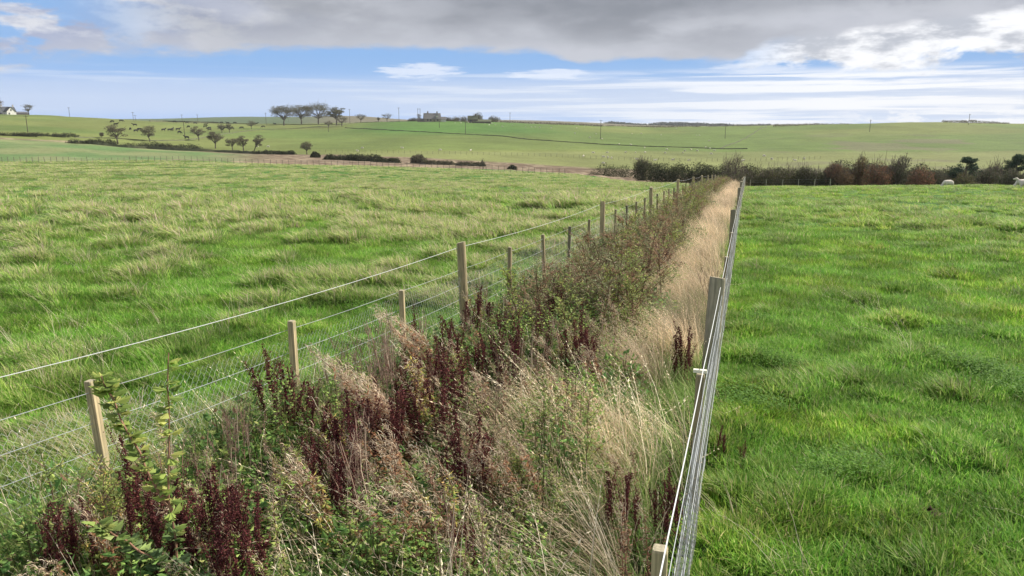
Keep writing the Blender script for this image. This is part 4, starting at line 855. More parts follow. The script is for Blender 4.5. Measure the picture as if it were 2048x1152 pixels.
for a in [('hawthorn_tree','large wide hawthorn, leftmost of the two big ones below the black cattle',236,288,252,40,(300,460),dict(lean=-.08,**hz)),
          ('hawthorn_tree','rounded hawthorn leaning right, right one of the two big ones below the cattle',300,283,255,32,(300,500),dict(lean=-.1,**hz)),
          ('hawthorn_tree','tiny lone thorn left of the large wide hawthorn',204,277,266,8,(330,520),dict(cols=HAWC,n=400)),
          ('hawthorn_tree','windswept thorn on the stone wall right of the utility pole',398,281,255,26,(300,560),dict(lean=-.12,**hz)),
          ('hawthorn_tree','dense round thorn right of the windswept one',431,297,266,32,(280,420),dict(lean=.05,**hz)),
          ('hawthorn_tree','sparse thorn, left one of a pair over the dark hedge',465,300,277,26,(280,420),dict(cols=HAWC,n=900)),
          ('hawthorn_tree','sparse thorn, right one of a pair over the dark hedge',487,302,273,24,(280,420),dict(cols=HAWC,n=900)),
          ('hawthorn_tree','thorn blown far over to the right above the hedge end',508,303,272,24,(280,420),dict(lean=.35,cols=HAWC,n=900)),
          ('hawthorn_tree','thin forked thorn standing alone on the reedy bank',614,309,284,24,(270,400),dict(lean=-.05,cols=HAWC,n=800)),
          ('hawthorn_tree','small thorn behind the wall, left one of two near the cattle',444,266,248,17,(450,620),dict(cols=HAWC,n=700)),
          ('hawthorn_tree','small thorn behind the wall, right one of two near the cattle',459,265,248,15,(450,620),dict(cols=HAWC,n=700)),
          ('hawthorn_tree','low thorn on the wall end left of the tall umbrella trees',503,258,242,15,(500,660),dict(cols=HAWC,n=700)),
          ('sycamore_tree','leftmost tall umbrella tree of the clump on the ridge',568,251,214,44,(560,690),dict(cols=SYC,n=4200,umbrella=.5,tiers=9,trunk=.30,leaf=.38,flat=.4,sub=5)),
          ('sycamore_tree','second tall umbrella tree of the clump on the ridge',603,248,213,36,(560,690),dict(cols=SYC,n=4200,umbrella=.5,tiers=9,trunk=.30,leaf=.38,flat=.4,sub=5)),
          ('sycamore_tree','largest umbrella tree, third in the clump on the ridge',637,248,210,46,(560,690),dict(cols=SYC,n=4200,umbrella=.5,tiers=10,trunk=.30,leaf=.38,flat=.4,sub=6)),
          ('sycamore_tree','right end tree of the clump, lower than its neighbours',673,251,216,34,(560,690),dict(cols=SYC,n=4200,umbrella=.4,tiers=9,trunk=.35,leaf=.38,flat=.3,sub=5)),
          ('hawthorn_tree','bushy thorn at the right foot of the umbrella trees',684,253,232,20,(520,680),dict(cols=HAWC,n=1000)),
          ('hawthorn_tree','small bush tree on the wall under the umbrella trees',657,255,242,14,(520,680),dict(cols=HAWC,n=700)),
          ('hawthorn_tree','short wide thorn between the umbrella trees and the farmhouse',722,245,228,18,(560,700),dict(cols=HAWC,n=900,umbrella=.5)),
          ('hawthorn_tree','tiny round thorn on the ridge wall left of the farmhouse',757,243,233,7,(560,700),dict(cols=HAWC,n=400)),
          ('ash_tree','pale thin tree beyond the ridge between the thorn and the farmhouse',774,240,223,24,(620,720),dict(cols=[(.17,.16,.12)],n=700,umbrella=.4)),
          ('ash_tree','small bare tree beside the twin pole left of the farmhouse',838,240,225,10,(600,700),dict(cols=[(.16,.15,.11)],n=250)),
          ('ash_tree','open tree right of the white cottage',58,229,211,18,(640,760),dict(cols=SYC,n=900,umbrella=.5)),
          ('ash_tree','tree cut by the left picture edge beside the white cottage',-5,228,200,26,(640,760),dict(cols=[(.20,.13,.07),(.14,.10,.06)],n=1200)),
          ('bare_tree','slim bare dead sapling on the reedy bank in the middle',966,341,316,9,(150,260),dict(cols=[(.16,.13,.10)],n=60,leaf=.15)),
          ('bare_tree','pale bare tree with crooked limbs behind the right hedge',1806,352,308,26,(120,185),dict(cols=[(.16,.15,.11)],n=160,leaf=.15))]:
    put_tree(a[0], a[1], a[2], a[3], a[4], a[5], a[6], **a[7])

def bush_parts(w, dp, h, cols, ls, n, ncl=14, wts=None, stems=True, spiky=0.):
    r = rng; fo = MB(); st = MB(); ncl = max(ncl, int(w/h*9))
    for k in range(ncl):
        a = r.uniform(0, 6.28); q = math.sqrt(r.uniform(0, 1)); cx = (math.cos(a)*w*.36*q if w < 2.2*h else r.uniform(-.47, .47)*w); cy = math.sin(a)*dp*.36*q; top = h*(1-.35*q*q)*r.uniform(.72, 1.04); rr = (min(w, dp, h)*r.uniform(.20, .34) if w < 2.2*h else h*r.uniform(.30, .45))
        cz = max(top-rr*.9, rr*.5); blob_leaves(fo, (cx, cy, cz), (rr*1.15, rr*1.15, rr*.85), n//(ncl*2), ls, cols, wts); blob_leaves(fo, (cx*1.15, cy*1.15, cz*.5), (rr*1.1, rr*1.1, cz*.62), n//(ncl*2), ls, cols, wts)
        if stems: tubes(st, np.array([[(cx*.3, cy*.3, -.2), (cx*.7, cy*.7, cz*.6), (cx, cy, cz)]]), np.array([[.05, .035, .015]])*h/3, (.12, .10, .08), 4)
        if spiky:
            m = 10; b = np.array((cx, cy, cz))+r.normal(size=(m, 3))*rr*.4; e = b+nrm(r.normal(size=(m, 3))*[.4, .4, .2]+[0, 0, 1.])*rr*(1+spiky); P = np.stack([b, (b+e)/2, e], 1); tubes(st, P, np.full((m, 3), .012*h/3), (.14, .11, .09), 3)
    return ([('stem', st, M_BARK)] if stems else [])+[('foliage', fo, M_FOL)]
GOR = [(.045, .055, .022), (.06, .07, .028), (.035, .04, .018), (.085, .085, .035)]
WLW = [(.10, .115, .05), (.13, .13, .06), (.08, .09, .04)]
BLT = [(.10, .115, .045), (.13, .14, .055), (.07, .08, .035), (.16, .14, .065)]
RED = [(.24, .11, .07), (.30, .16, .09), (.15, .12, .06), (.11, .11, .05)]; RUS = [(.23, .15, .08), (.18, .12, .06), (.14, .12, .06)]
GRB = [(.11, .105, .06), (.09, .10, .05), (.07, .09, .04), (.14, .125, .08)]; PIN = [(.045, .08, .045), (.06, .10, .055), (.035, .06, .035)]
def put_bush(name, label, px0, px1, pyt, pyb, dr, cols, ls=.16, n=5200, depth=None, group=None, cat='bush', dd=None, **kw):
    px = (px0+px1)/2; x, y, z, d = place(px, pyb, *dr) if dd is None else atd(px, dd)
    w = (px1-px0)*d/1530; zt = CZ+ratio(px, pyt)*d; h = max(zt-z, .6); h *= 1.16; pr = Proto(bush_parts(w*1.06, depth or min(w, h*1.8), h, cols, ls, n, **kw))
    return pr.put(name, label, cat, (x, y, z-.15), -math.atan2(x, y), 1., group)
B = put_bush
# the belt across the valley on the right
B('gorse_bush','low dark gorse bank at the left end of the valley belt',1186,1256,325,340,(100,175),GOR,dd=150,n=4200,ncl=18,depth=5,stems=False)
B('willow_bush','olive rounded willow at the left end of the big gorse',1262,1318,318,349,(100,160),WLW,dd=140,n=5200,ls=.2,spiky=.3)
for k,(a,b,t,lb) in enumerate([(1300,1352,326,'dark gorse right of the olive willow'),(1340,1392,325,'dark gorse, second in the big mass'),(1382,1436,322,'tallest dark gorse hump of the big mass'),(1424,1482,325,'dark gorse under the leafless willow'),(1470,1530,329,'dark gorse at the right end of the big mass'),(1520,1590,334,'half hidden gorse behind the planted belt'),(1655,1725,324,'dark gorse behind the first rusty shrub'),(1708,1764,328,'dark gorse between two rusty shrubs'),(1760,1830,325,'dark gorse behind the red shrub'),(1826,1890,330,'dark green gorse behind the small red tree'),(1880,1935,333,'low dark gorse left of the pine')]):
    B('gorse_bush',lb,a,b,t,372,None,GOR,dd=133 if a<1600 else 118,n=6000,ncl=20,depth=7,stems=False,ls=.17)
B('willow_bush','leafless twiggy willow sticking out of the gorse',1452,1496,311,345,None,[(.15,.13,.09),(.12,.11,.07)],dd=128,n=1800,ls=.14,spiky=.5,ncl=9)
for k in range(8):
    a = 1432+k*32; B('belt_shrub',['leftmost low mound of the planted belt behind the fence end','second mound of the planted belt','olive green section of the planted belt left of its middle','middle section of the dense planted belt','section of the planted belt just right of its middle','dark upright shrub in the planted belt','dark upright shrub next before the rusty ones','last dark shrub before the first rusty one'][k],a,a+48,[346,342,337,335,335,334,335,334][k],374,None,BLT if k<5 else GOR+BLT[:1],dd=108,n=6500,ncl=16,depth=5,ls=.13,spiky=.15)
for nm,lb,a,b,t,cols,dd_,kw in [('rowan_shrub','first rusty shrub from the left in the belt, reddish at its top',1655,1690,325,RUS+RED[:1],108,{}),('rowan_shrub','low orange brown shrub right of the first rusty one',1686,1712,336,RUS,106,{}),('beech_shrub','upright olive brown shrub with a rusty top',1712,1744,321,[(.20,.12,.06),(.13,.12,.05),(.16,.14,.06)],108,{}),
   ('rowan_shrub','largest red shrub in the middle of the right belt',1744,1787,325,RED,106,dict(n=7000)),('hazel_bush','big grey green bush below the crooked bare tree',1786,1836,322,GRB,108,dict(n=7000,spiky=.4)),('rowan_shrub','small round red shrub left of the pine',1837,1870,333,RED,105,{}),('hazel_bush','greyish low bush between the small red shrub and the pine',1866,1905,338,GRB,107,{}),
   ('alder_bush','low olive bush in front of the pine',1918,1962,347,[(.13,.13,.05),(.10,.11,.05),(.15,.12,.06)],103,{}),('alder_bush','brown twiggy bush right of the pine',1962,2012,335,GRB,106,dict(spiky=.2)),('alder_bush','tall twiggy bush behind the brown one right of the pine',1988,2036,322,GRB,114,dict(spiky=.2)),('alder_bush','low brown bush at the right picture edge',2012,2070,340,GRB,102,dict(spiky=.4)),('alder_bush','bush past the right picture edge',2060,2140,335,GRB,106,{})]:
    B(nm,lb,a,b,t,372,None,cols,dd=dd_,ls=.13,depth=4,**{**dict(n=5200,spiky=.2),**kw})
def conifer(label, px, pyt, wpx, d):
    x, y, z, d = atd(px, d); h = CZ+ratio(px, pyt)*d-z; w = wpx*d/1530; bk = MB(); fo = MB(); tubes(bk, np.array([[(0, 0, -.2), (.05, 0, h*.5), (0, 0, h*.95)]]), np.array([[.14, .09, .03]]), (.13, .10, .08), 6)
    for i in range(46):
        t = rng.uniform(.08, 1); a = rng.uniform(0, 6.28); L_ = w*.5*(1.05-t)**.75*rng.uniform(.6, 1.15)+.15; d_ = np.array([math.cos(a), math.sin(a), rng.uniform(.1, .6)]); p0 = np.array([0, 0, h*t*.9]); e = p0+d_*L_
        tubes(bk, np.array([[p0, (p0+e)/2, e]]), np.array([[.03, .02, .01]]), (.12, .10, .07), 3)
        for q in (.55, .85, 1.): blob_leaves(fo, p0+d_*L_*q+[0, 0, .08], (.34, .34, .2), 60, .13, PIN, shell=.2)
    Proto([('trunk', bk, M_BARK), ('foliage', fo, M_FOL)]).put('pine_tree', label, 'tree', (x, y, z), 0, 1.)
conifer('dark green pine rising from the right part of the belt', 1941, 312, 62, 110)
conifer('dark pine at the right picture edge', 2042, 308, 60, 112)
# dark hedges at the foot of the left hillside
for lb,a,b,t,bb,dr in [('dark hedge at the foot of the hill below the white cottage, left half',-14,66,264,272,(320,420)),('dark hedge at the foot of the hill below the white cottage, right half',60,136,265,273,(320,420)),('dark clipped hedge left of the large wide hawthorn',148,216,277,288,(280,420)),
   ('long dark hedge under the two hawthorns, left half',256,330,284,297,(260,420)),('long dark hedge under the two hawthorns, right half',322,392,287,299,(260,420)),('short dark hedge below the blown over thorn',512,546,300,308,(240,400)),('short dark hedge right of the blown over thorn',542,584,301,309,(240,400)),
   ('small dark bush right of the forked thorn',622,640,304,315,(220,380)),('low scrub on the reedy bank, left of the dark middle one',655,712,308,320,(220,340)),('dark middle scrub on the reedy bank',704,756,307,322,(220,340)),('low scrub on the reedy bank, right of the dark middle one',750,794,315,325,(200,340)),
   ('round olive bush on the reedy bank in the middle',824,850,307,327,(190,340)),('low hedge clump right of the round olive bush',846,870,321,329,(190,340)),('second low hedge clump right of the round olive bush',868,905,321,330,(190,340)),('low scrub left of the bare sapling',915,945,323,331,(190,340)),('low scrub touching the bare sapling',942,966,324,332,(190,340)),
   ('dark small bush on the pink grass bank',1018,1032,331,339,(150,260))]:
    B('hedge' if 'hedge' in lb else 'scrub_bush', lb, a, b, t, bb, dr, GOR if 'dark' in lb else HAWC, n=4200, ls=.32, ncl=16, stems=False, cat='hedge' if 'hedge' in lb else 'bush')
# scrub round the farm
for lb,a,b,t,bb in [('brown scrub left of the ruined barn',890,912,233,240),('brown scrub touching the ruined barn',908,934,232,240),('round tree bush right of the ruined barn',974,1000,231,241),('low scrub left of the farmhouse',820,846,235,240),('ivy mound on the ruined barn roof',947,965,224,236)]:
    B('scrub_bush', lb, a, b, t, bb, (560,660), HAWC, n=1800, ls=.5, ncl=10, stems=False)
# far woods on the skyline and crest hedges: too dense to count
def far_wood(name, label, pts, h, d, cols, n, ls=1.2, cat='woodland'):
    mb = MB(); px = rng.uniform(pts[0][0], pts[-1][0], n); top = np.interp(px, [p[0] for p in pts], [p[1] for p in pts]); top = top+fbm(px*.12, px*0, 3, 3)*1.6-.8
    az = np.arctan((px-1024)/1530); dj = d*(1+rng.uniform(-.01, .01, n)); x = dj*np.sin(az); y = dj*np.cos(az); zt = CZ+ratio(px, top)*dj; zb = zt-h; z = zb+(zt-zb)*rng.uniform(0, 1, n)**.7
    p = np.stack([x, y, z], 1); leaves(mb, p, rdir(n), rdir(n), ls*rng.uniform(.6, 1.4, n), ls*rng.uniform(.5, 1, n), pal(cols, n)); o = mb.obj(name, M_FOL); tag(o, label, cat, kind='stuff')
WD = [(.06, .075, .045), (.08, .09, .055), (.05, .06, .04)]
far_wood('far_wood', 'distant blue grey wood on the skyline, left block', [(1207,246),(1222,243.5),(1245,245),(1270,247.5),(1292,249)], 13, 1900, WD, 4000, 3)
far_wood('far_wood', 'distant blue grey wood on the skyline, long right block', [(1296,248),(1318,245),(1350,245),(1400,246.5),(1440,248),(1470,249.5),(1540,249)], 12, 1900, WD, 7000, 3)
def crest_line(label, a, b, top, n, d=705, h=2.2): far_wood('crest_scrub', label, [(a, top[0]), ((a+b)/2, top[1]), (b, top[2])], h, d, HAWC, n, .8, cat='scrub')
crest_line('thin line of scrub along the right hill crest left of the pole', 1545, 1702, (248.6, 247.2, 247.4), 1500, 702)
crest_line('ragged gorse on the right hill crest beside the pole', 1880, 2015, (240.6, 241.4, 246), 1500, 702)
crest_line('dark hedge line along the crest in the middle', 1212, 1400, (251, 252.2, 253), 3000, 735)
crest_line('hedge line on the crest behind the sheep', 1000, 1205, (242, 245.5, 249.8), 2600, 700, 2.4)
crest_line('dark hedge line continuing right of the middle crest', 1411, 1500, (253, 252.6, 250.6), 900, 735)

# ------------------------------------------------------------------ drystone walls across the far hill
def wall(name, label, pts, dr, h=.40, w=.5, col=(.10, .105, .06), cat='wall'):
    P = []
    for (a, b) in zip(pts[:-1], pts[1:]):
        n = max(2, int(abs(b[0]-a[0])/6)); P += [(a[0]+(b[0]-a[0])*k/n, a[1]+(b[1]-a[1])*k/n) for k in range(n)]
    P.append(pts[-1]); Q = np.array([place(p[0], p[1], *dr)[:2] for p in P])
    ker = np.array([.25, .5, .25]); 
    for _ in range(3): Q[1:-1] = (Q[:-2]+2*Q[1:-1]+Q[2:])/4
    t = np.concatenate([[0], np.cumsum(np.linalg.norm(np.diff(Q, axis=0), axis=1))]); s = np.arange(0, t[-1], 1.6); Q = np.stack([np.interp(s, t, Q[:, 0]), np.interp(s, t, Q[:, 1])], 1)
    T = nrm(np.gradient(Q, axis=0)); Nn = np.stack([-T[:, 1], T[:, 0]], 1); z = gz(Q[:, 0], Q[:, 1]); hh = h*(1+rng.normal(size=len(Q))*.09); mb = MB(); k = len(Q)
    V = np.stack([np.c_[Q-Nn*w*.55, z-.3], np.c_[Q-Nn*w*.3, z+hh], np.c_[Q+Nn*w*.3, z+hh], np.c_[Q+Nn*w*.55, z-.3]], 1); o = V[:, 0].mean(0)
    i = np.arange(k-1)[:, None]*4; f = np.concatenate([np.c_[i, i+4, i+5, i+1], np.c_[i+1, i+5, i+6, i+2], np.c_[i+2, i+6, i+7, i+3]])
    mb.add(V.reshape(-1, 3)-o, f, np.array(col)*(1+rng.normal(size=(k*4, 1))*.15)); ob = mb.obj(name, M_WALL); ob.location = o; tag(ob, label, cat); return ob
wall('stone_wall','long drystone wall slanting down across the sheep hill from the umbrella trees',[(690,256),(750,259),(825,263),(925,268.5),(1012,273),(1052,279),(1131,284),(1204,289),(1288,293),(1393,296),(1440,298),(1500,298)],(330,640))
wall('stone_wall','drystone wall climbing the right hill to its crest',[(1440,297),(1484,281),(1523,256),(1534,252)],(330,700))
wall('stone_wall','upper drystone wall above the cattle field below the umbrella trees',[(372,246),(440,246.5),(500,248.5),(600,249.5),(690,249)],(560,690))
wall('stone_wall','curving drystone wall from the hawthorns up to the farmhouse',[(150,275),(225,277),(300,282),(375,281),(450,268),(512,260),(575,258),(650,254),(712,246.5),(750,243.5),(800,240),(850,240)],(330,690))
wall('stone_wall','low wall along the bottom of the hill below the dark hedges',[(160,286),(250,295),(350,300.5),(512,308)],(250,420),h=.9)
wall('turf_bank','dark horizontal bank on the cattle field skyline',[(300,243),(372,243.5),(440,244)],(640,700),h=1.0,cat='bank')

# ------------------------------------------------------------------ far stake fences
def far_fence(label, pts, dr, n, h=1.15, r=.05, col=(.16, .14, .11)):
    xs = np.linspace(pts[0][0], pts[-1][0], n); ys = np.interp(xs, [p[0] for p in pts], [p[1] for p in pts]); Q = [place(a, b, *dr) for a, b in zip(xs, ys)]
    rt = thing('stake_fence', label, 'fence', Q[0][:3]); mb = MB(); tubes(mb, np.array([[(0, 0, -.2), (0, 0, h)]]), np.array([[r, r]]), col, 4); me = mb.mesh('post', M_WOOD)
    b = np.array(Q[0][:3])
    for q in Q: o = bpy.data.objects.new('post', me); C.objects.link(o); o.parent = rt; o.location = np.array(q[:3])-b; o.rotation_euler = (rng.normal()*.04, rng.normal()*.04, 0)
    P = np.array([q[:3] for q in Q])-b
    for hh in (.45, .8, 1.1):
        mb = MB(); tubes(mb, (P+[0, 0, hh])[None], np.full((1, n), .004), (.4, .4, .4), 3); mb.obj('wire', M_WIRE, rt)
far_fence('stake fence across the foot of the sheep hill, middle part', [(640,305),(800,307),(1065,312),(1170,317),(1260,321)], (190,330), 56)
far_fence('stake fence across the foot of the right hill', [(1262,321),(1380,323),(1500,323),(1640,318)], (170,330), 36)
far_fence('stake fence along the far edge of the left field', [(-20,325.5),(200,325),(375,323),(500,331),(700,333)], (150,215), 60, r=.045)
far_fence('stake fence along the reedy bank at the end of the left field', [(705,334),(850,338),(1000,344),(1130,351)], (125,185), 36, r=.045)
far_fence('short row of pale stakes in front of the planted belt', [(1500,378),(1660,377)], (98,103), 6, r=.05, col=(.4,.36,.28))

# ------------------------------------------------------------------ poles
def pole(px, pt, pb, dr, label, twin=False, arm=True, dd=None):
    x, y, z, d = place(px, pb, *dr) if dd is None else atd(px, dd); h = CZ+ratio(px, pt)*d-z; rt = thing('utility_pole', label, 'pole', (x, y, z)); rt.rotation_euler = (0, 0, .5)
    off = (-1.0, 1.0) if twin else (0,)
    for o in off: mb = MB(); tubes(mb, np.array([[(o, 0, -.5), (o, 0, h*.5), (o, 0, h)]]), np.array([[.16, .145, .13]]), (.10, .085, .07), 8); mb.obj('pole', M_BARK, rt)
    if arm:
        mb = MB(); box(mb, (0, -.16, h-.45), (3.2 if twin else 2.0, .14, .14), (.12, .10, .08)); mb.obj('crossarm', M_BARK, rt)
        for k in (-1, 0, 1): mb = MB(); tubes(mb, np.array([[(k*.85, -.16, h-.38), (k*.85, -.16, h-.1)]]), np.array([[.06, .05]]), (.2, .18, .16), 6); mb.obj('insulator', M_WALL, rt)
for a in [(56,230.5,266,(330,600),'leftmost utility pole, on the slope below the white cottage'),(144,214.5,229,None,'utility pole on the skyline right of the white cottage',690),(270,224,238,None,'tall pole on the skyline above the cattle',680),(274,230,238,None,'shorter pole touching the tall one above the cattle',700),(370,242,278,(380,600),'utility pole in front of the cattle right of the hawthorns'),(367,229,241,None,'far pole behind the front one among the cattle',720),(398,228.5,242,None,'far pole on the skyline above the right part of the herd',720),(534,225.5,247,None,'pole on the skyline left of the umbrella trees',660),(657,247,264,(420,640),'pole in the field below the umbrella trees'),(701,218,242,None,'pole just right of the umbrella trees',640),(799,215,240,None,'pole on the ridge left of the farmhouse',630),(879,241,256,(400,620),'pole in the green field below the farmhouse'),(931,243,269,(400,620),'pole in the green field below the ruined barn'),(1020,225,242,None,'pole on the ridge right of the farm',640),(1201,240,278,(380,640),'pole on the sheep hill left of the middle'),(1450,247,277,(380,640),'pole on the sheep hill near the climbing wall'),(1739,239.5,264,(380,690),'pole on the right hill near the crest'),(1937,228,250,(560,699),'rightmost pole standing on the right hill crest')]:
    if a[3] is None: pole(a[0], a[1], a[2], None, a[4], dd=a[5])
    else: pole(a[0], a[1], a[2], a[3], a[4])
pole(839, 217, 238, None, 'twin pole with a crossarm just left of the farmhouse', twin=True, dd=625)

# ------------------------------------------------------------------ houses
def prism_roof(mb, w, l, z0, zr, col, ov=.3, gable=None, gcol=None):
    """ridge along x"""
    a, b = w/2+ov, l/2+ov; th = .18; zo = z0-ov*(zr-z0)/(l/2)
    V = [(-a, -b, zo), (a, -b, zo), (a, 0, zr), (-a, 0, zr), (a, b, zo), (-a, b, zo)]; V2 = [(p[0], p[1], p[2]-th) for p in V]
    mb.add(V+V2, [[0, 1, 2, 3], [3, 2, 4, 5], [7, 6, 9, 8], [8, 9, 11, 10], [0, 6, 7, 1], [4, 10, 11, 5]], col); mb.add(V+V2, [[0, 3, 9, 6], [3, 5, 11, 9], [1, 7, 8, 2], [2, 8, 10, 4]], col)
def house(rt, w, l, hw, hr, wallc, roofc, wins=(), door=None, chims=(), off=(0, 0), rz=0., roofname='roof'):
    def tr(o): o.location = (off[0], off[1], 0); o.rotation_euler = (0, 0, rz); return o
    mb = MB(); a, b = w/2, l/2
    mb.add([(-a, -b, -1), (a, -b, -1), (a, b, -1), (-a, b, -1), (-a, -b, hw), (a, -b, hw), (a, b, hw), (-a, b, hw), (-a, 0, hr-.1), (a, 0, hr-.1)], [[0, 1, 5, 4], [2, 3, 7, 6]], wallc); n = mb.n-10
    mb.f.append(np.array([[1, 2, 6, 9, 5], [3, 0, 4, 8, 7]])+n); wl = tr(mb.obj('wall', M_WALL, rt))
    mb = MB(); prism_roof(mb, w, l, hw, hr, roofc); rf_ = tr(mb.obj(roofname, M_WALL, rt))
    for c in chims: mb = MB(); box(mb, (c, 0, hr+.35), (.9, .7, 1.7), np.array(wallc)*.7); box(mb, (c-.2, 0, hr+1.4), (.22, .22, .4), (.3, .18, .12)); box(mb, (c+.2, 0, hr+1.4), (.22, .22, .4), (.3, .18, .12)); mb.obj('chimney', M_WALL, rf_)
    for (side, p, z, ww, wh) in wins:
        mb = MB(); fr = MB()
        if side == 'f': box(mb, (p, -b-.02, z), (ww, .08, wh), (.03, .035, .045)); box(fr, (p, -b-.04, z-wh/2-.08), (ww+.3, .16, .12), (.5, .5, .48))
        else: s = -1 if side == 'l' else 1; box(mb, (s*(a+.02), p, z), (.08, ww, wh), (.03, .035, .045)); box(fr, (s*(a+.04), p, z-wh/2-.08), (.16, ww+.3, .12), (.5, .5, .48))
        o = tr(mb.obj('window', M_HIDE, rt)); f2 = fr.obj('sill', M_WALL, o)
    if door is not None: mb = MB(); box(mb, (door, -b-.03, 1.05), (1.0, .1, 2.1), (.10, .08, .06)); tr(mb.obj('door', M_WALL, rt))
# white cottage: gable towards us
x, y, z, d = atd(22, 712); px2m = d/1530
cot = thing('white_cottage', 'white gabled cottage with dark slate roof on the far left hill', 'house', (x, y, z-.8)); cot.rotation_euler = (0, 0, -math.atan2(x, y)+.35)
house(cot, 9, 7.0, 3.4, 6.8, (.62, .60, .55), (.07, .075, .085), wins=(('f', -2.5, 1.8, 1., 1.3), ('f', 2.5, 1.8, 1., 1.3)), door=0, chims=(-4, 4))
house(cot, 6.5, 6, 3.3, 6.6, (.74, .72, .66), (.07, .075, .085), wins=(('r', 0, 4.2, .8, 1.1), ('r', -1.4, 1.6, .9, 1.2)), off=(-.5, -4.5), rz=-math.pi/2)
house(cot, 9, 4, 2.1, 3.2, (.14, .12, .10), (.10, .10, .11), off=(9.5, 1), roofname='shed_roof')
house(cot, 14, 4, 1.6, 2.4, (.2, .2, .19), (.12, .12, .13), off=(-12, 1), roofname='shed_roof')
x, y, z, d = atd(865, 618)
fh = thing('stone_farmhouse', 'stone farmhouse with a steep slate roof and two chimneys on the ridge', 'house', (x, y, z-.6)); fh.rotation_euler = (0, 0, -math.atan2(x, y)+.12)
house(fh, 13.0, 7.5, 3.0, 7.2, (.28, .24, .19), (.14, .135, .13), wins=(('f', -4, 1.7, 1., 1.3), ('f', -1.6, 1.7, 1., 1.3), ('f', 4, 1.7, 1., 1.3)), door=1.2, chims=(-3.4, 4.0))
mb = MB(); box(mb, (3.4, -2.6, 4.6), (1.8, 1.8, 1.5), (.60, .58, .54)); mb.add([(2.3, -3.7, 5.3), (4.5, -3.7, 5.3), (4.5, -1., 5.3), (2.3, -1., 5.3), (3.4, -3.7, 6.2), (3.4, -1., 6.2)], [[0, 4, 5, 3], [1, 2, 5, 4]], (.12, .12, .12)); mb.obj('dormer', M_WALL, fh)
house(fh, 5, 5, 2.4, 4.4, (.62, .60, .56), (.14, .135, .13), off=(8.3, 0))
house(fh, 6, 4, 1.9, 3.0, (.27, .23, .18), (.13, .12, .11), off=(-8.6, .5))
x, y, z, d = atd(949, 615)
bn = thing('ruined_barn', 'ivy covered dark barn with a pale gable patch right of the farmhouse', 'barn', (x, y, z-.5)); bn.rotation_euler = (0, 0, -math.atan2(x, y)-.1)
house(bn, 8, 6, 3.3, 6.0, (.13, .105, .08), (.09, .10, .06), wins=(('f', -1.5, 1.9, 1., 1.4),), door=1.5, off=(-1, 0), chims=(2,))
house(bn, 14, 5, 1.6, 3.1, (.12, .105, .08), (.13, .14, .08), off=(6.5, -1.2))

# ------------------------------------------------------------------ animals
def skinned(nodes, edges, mat, color, sub=2, root=0):
    me = bpy.data.meshes.new('body'); me.from_pydata([n[:3] for n in nodes], edges, []); o = bpy.data.objects.new('body', me); C.objects.link(o)
    m = o.modifiers.new('s', 'SKIN'); sv = me.skin_vertices[0].data
    for i, n in enumerate(nodes): sv[i].radius = (n[3], n[4] if len(n) > 4 else n[3]); sv[i].use_root = (i == root)
    m2 = o.modifiers.new('d', 'SUBSURF'); m2.levels = sub; m2.render_levels = sub
    dg = bpy.context.evaluated_depsgraph_get(); r = bpy.data.meshes.new_from_object(o.evaluated_get(dg)); bpy.data.objects.remove(o)
    n = len(r.vertices); co = np.zeros(n*3); r.vertices.foreach_get('co', co); co = co.reshape(-1, 3); c = color(co)
    a = r.color_attributes.new('Col', 'FLOAT_COLOR', 'POINT'); a.data.foreach_set('color', np.concatenate([c, np.ones((n, 1))], 1).astype(np.float32).ravel())
    r.materials.clear(); r.materials.append(mat); r.polygons.foreach_set('use_smooth', np.full(len(r.polygons), True)); return r
def quadruped(L_, H, br, headdown, legr, mat, color, neck=.12, tail=False):
    """x forward; chest deeper than belly, jointed legs"""
    hz_ = H*.72; N = [(0, 0, hz_, br*.9, br), (L_*.28, 0, hz_+.01, br*.95, br*1.05), (L_*.42, 0, hz_+.06*H, br*.7, br*.75), (-L_*.30, 0, hz_+.02, br*.88, br*.92), (-L_*.46, 0, hz_+.04, br*.55, br*.6)]
    E = [(0, 1), (1, 2), (0, 3), (3, 4)]
    if headdown: N += [(L_*.60, 0, H*.50, neck), (L_*.74, 0, H*.22, neck*.75), (L_*.84, 0, H*.08, neck*.45)]
    else: N += [(L_*.58, 0, H*.98, neck), (L_*.68, 0, H*1.12, neck*.8), (L_*.88, 0, H*1.04, neck*.5)]
    E += [(2, 5), (5, 6), (6, 7)]
    for s in (-1, 1):
        b = len(N); N += [(L_*.33, s*br*.62, H*.45, legr*1.5), (L_*.34, s*br*.62, H*.24, legr), (L_*.33, s*br*.62, .03, legr*.9)]; E += [(1, b), (b, b+1), (b+1, b+2)]
        b = len(N); N += [(-L_*.34, s*br*.62, H*.48, legr*1.9), (-L_*.44, s*br*.62, H*.27, legr*1.0), (-L_*.40, s*br*.62, .03, legr*.9)]; E += [(3, b), (b, b+1), (b+1, b+2)]
    for s in (-1, 1):
        b = len(N); h = N[6]; N.append((h[0]-.02, s*neck*1.7, h[2]+neck*.5, neck*.28)); E.append((6, b))
    if tail: b = len(N); N += [(-L_*.52, 0, hz_, legr*.5), (-L_*.53, 0, H*.35, legr*.5)]; E += [(4, b), (b, b+1)]
    return skinned(N, E, mat, color)
def sheepcol(co): 
    dark = (smooth(co[:, 0], .55, .62)*(1-smooth(co[:, 2], .4, .5))*1.0)[:, None]; leg = (1-smooth(co[:, 2], .20, .27))[:, None]; k = np.clip(dark+leg, 0, 1)*.45
    return np.array([.62, .56, .47])*(1-k)+np.array([.45, .40, .33])*k
SH = [quadruped(1.1, .72, .235, hd, .035, M_WOOL, sheepcol, neck=.10) for hd in (True, False)]
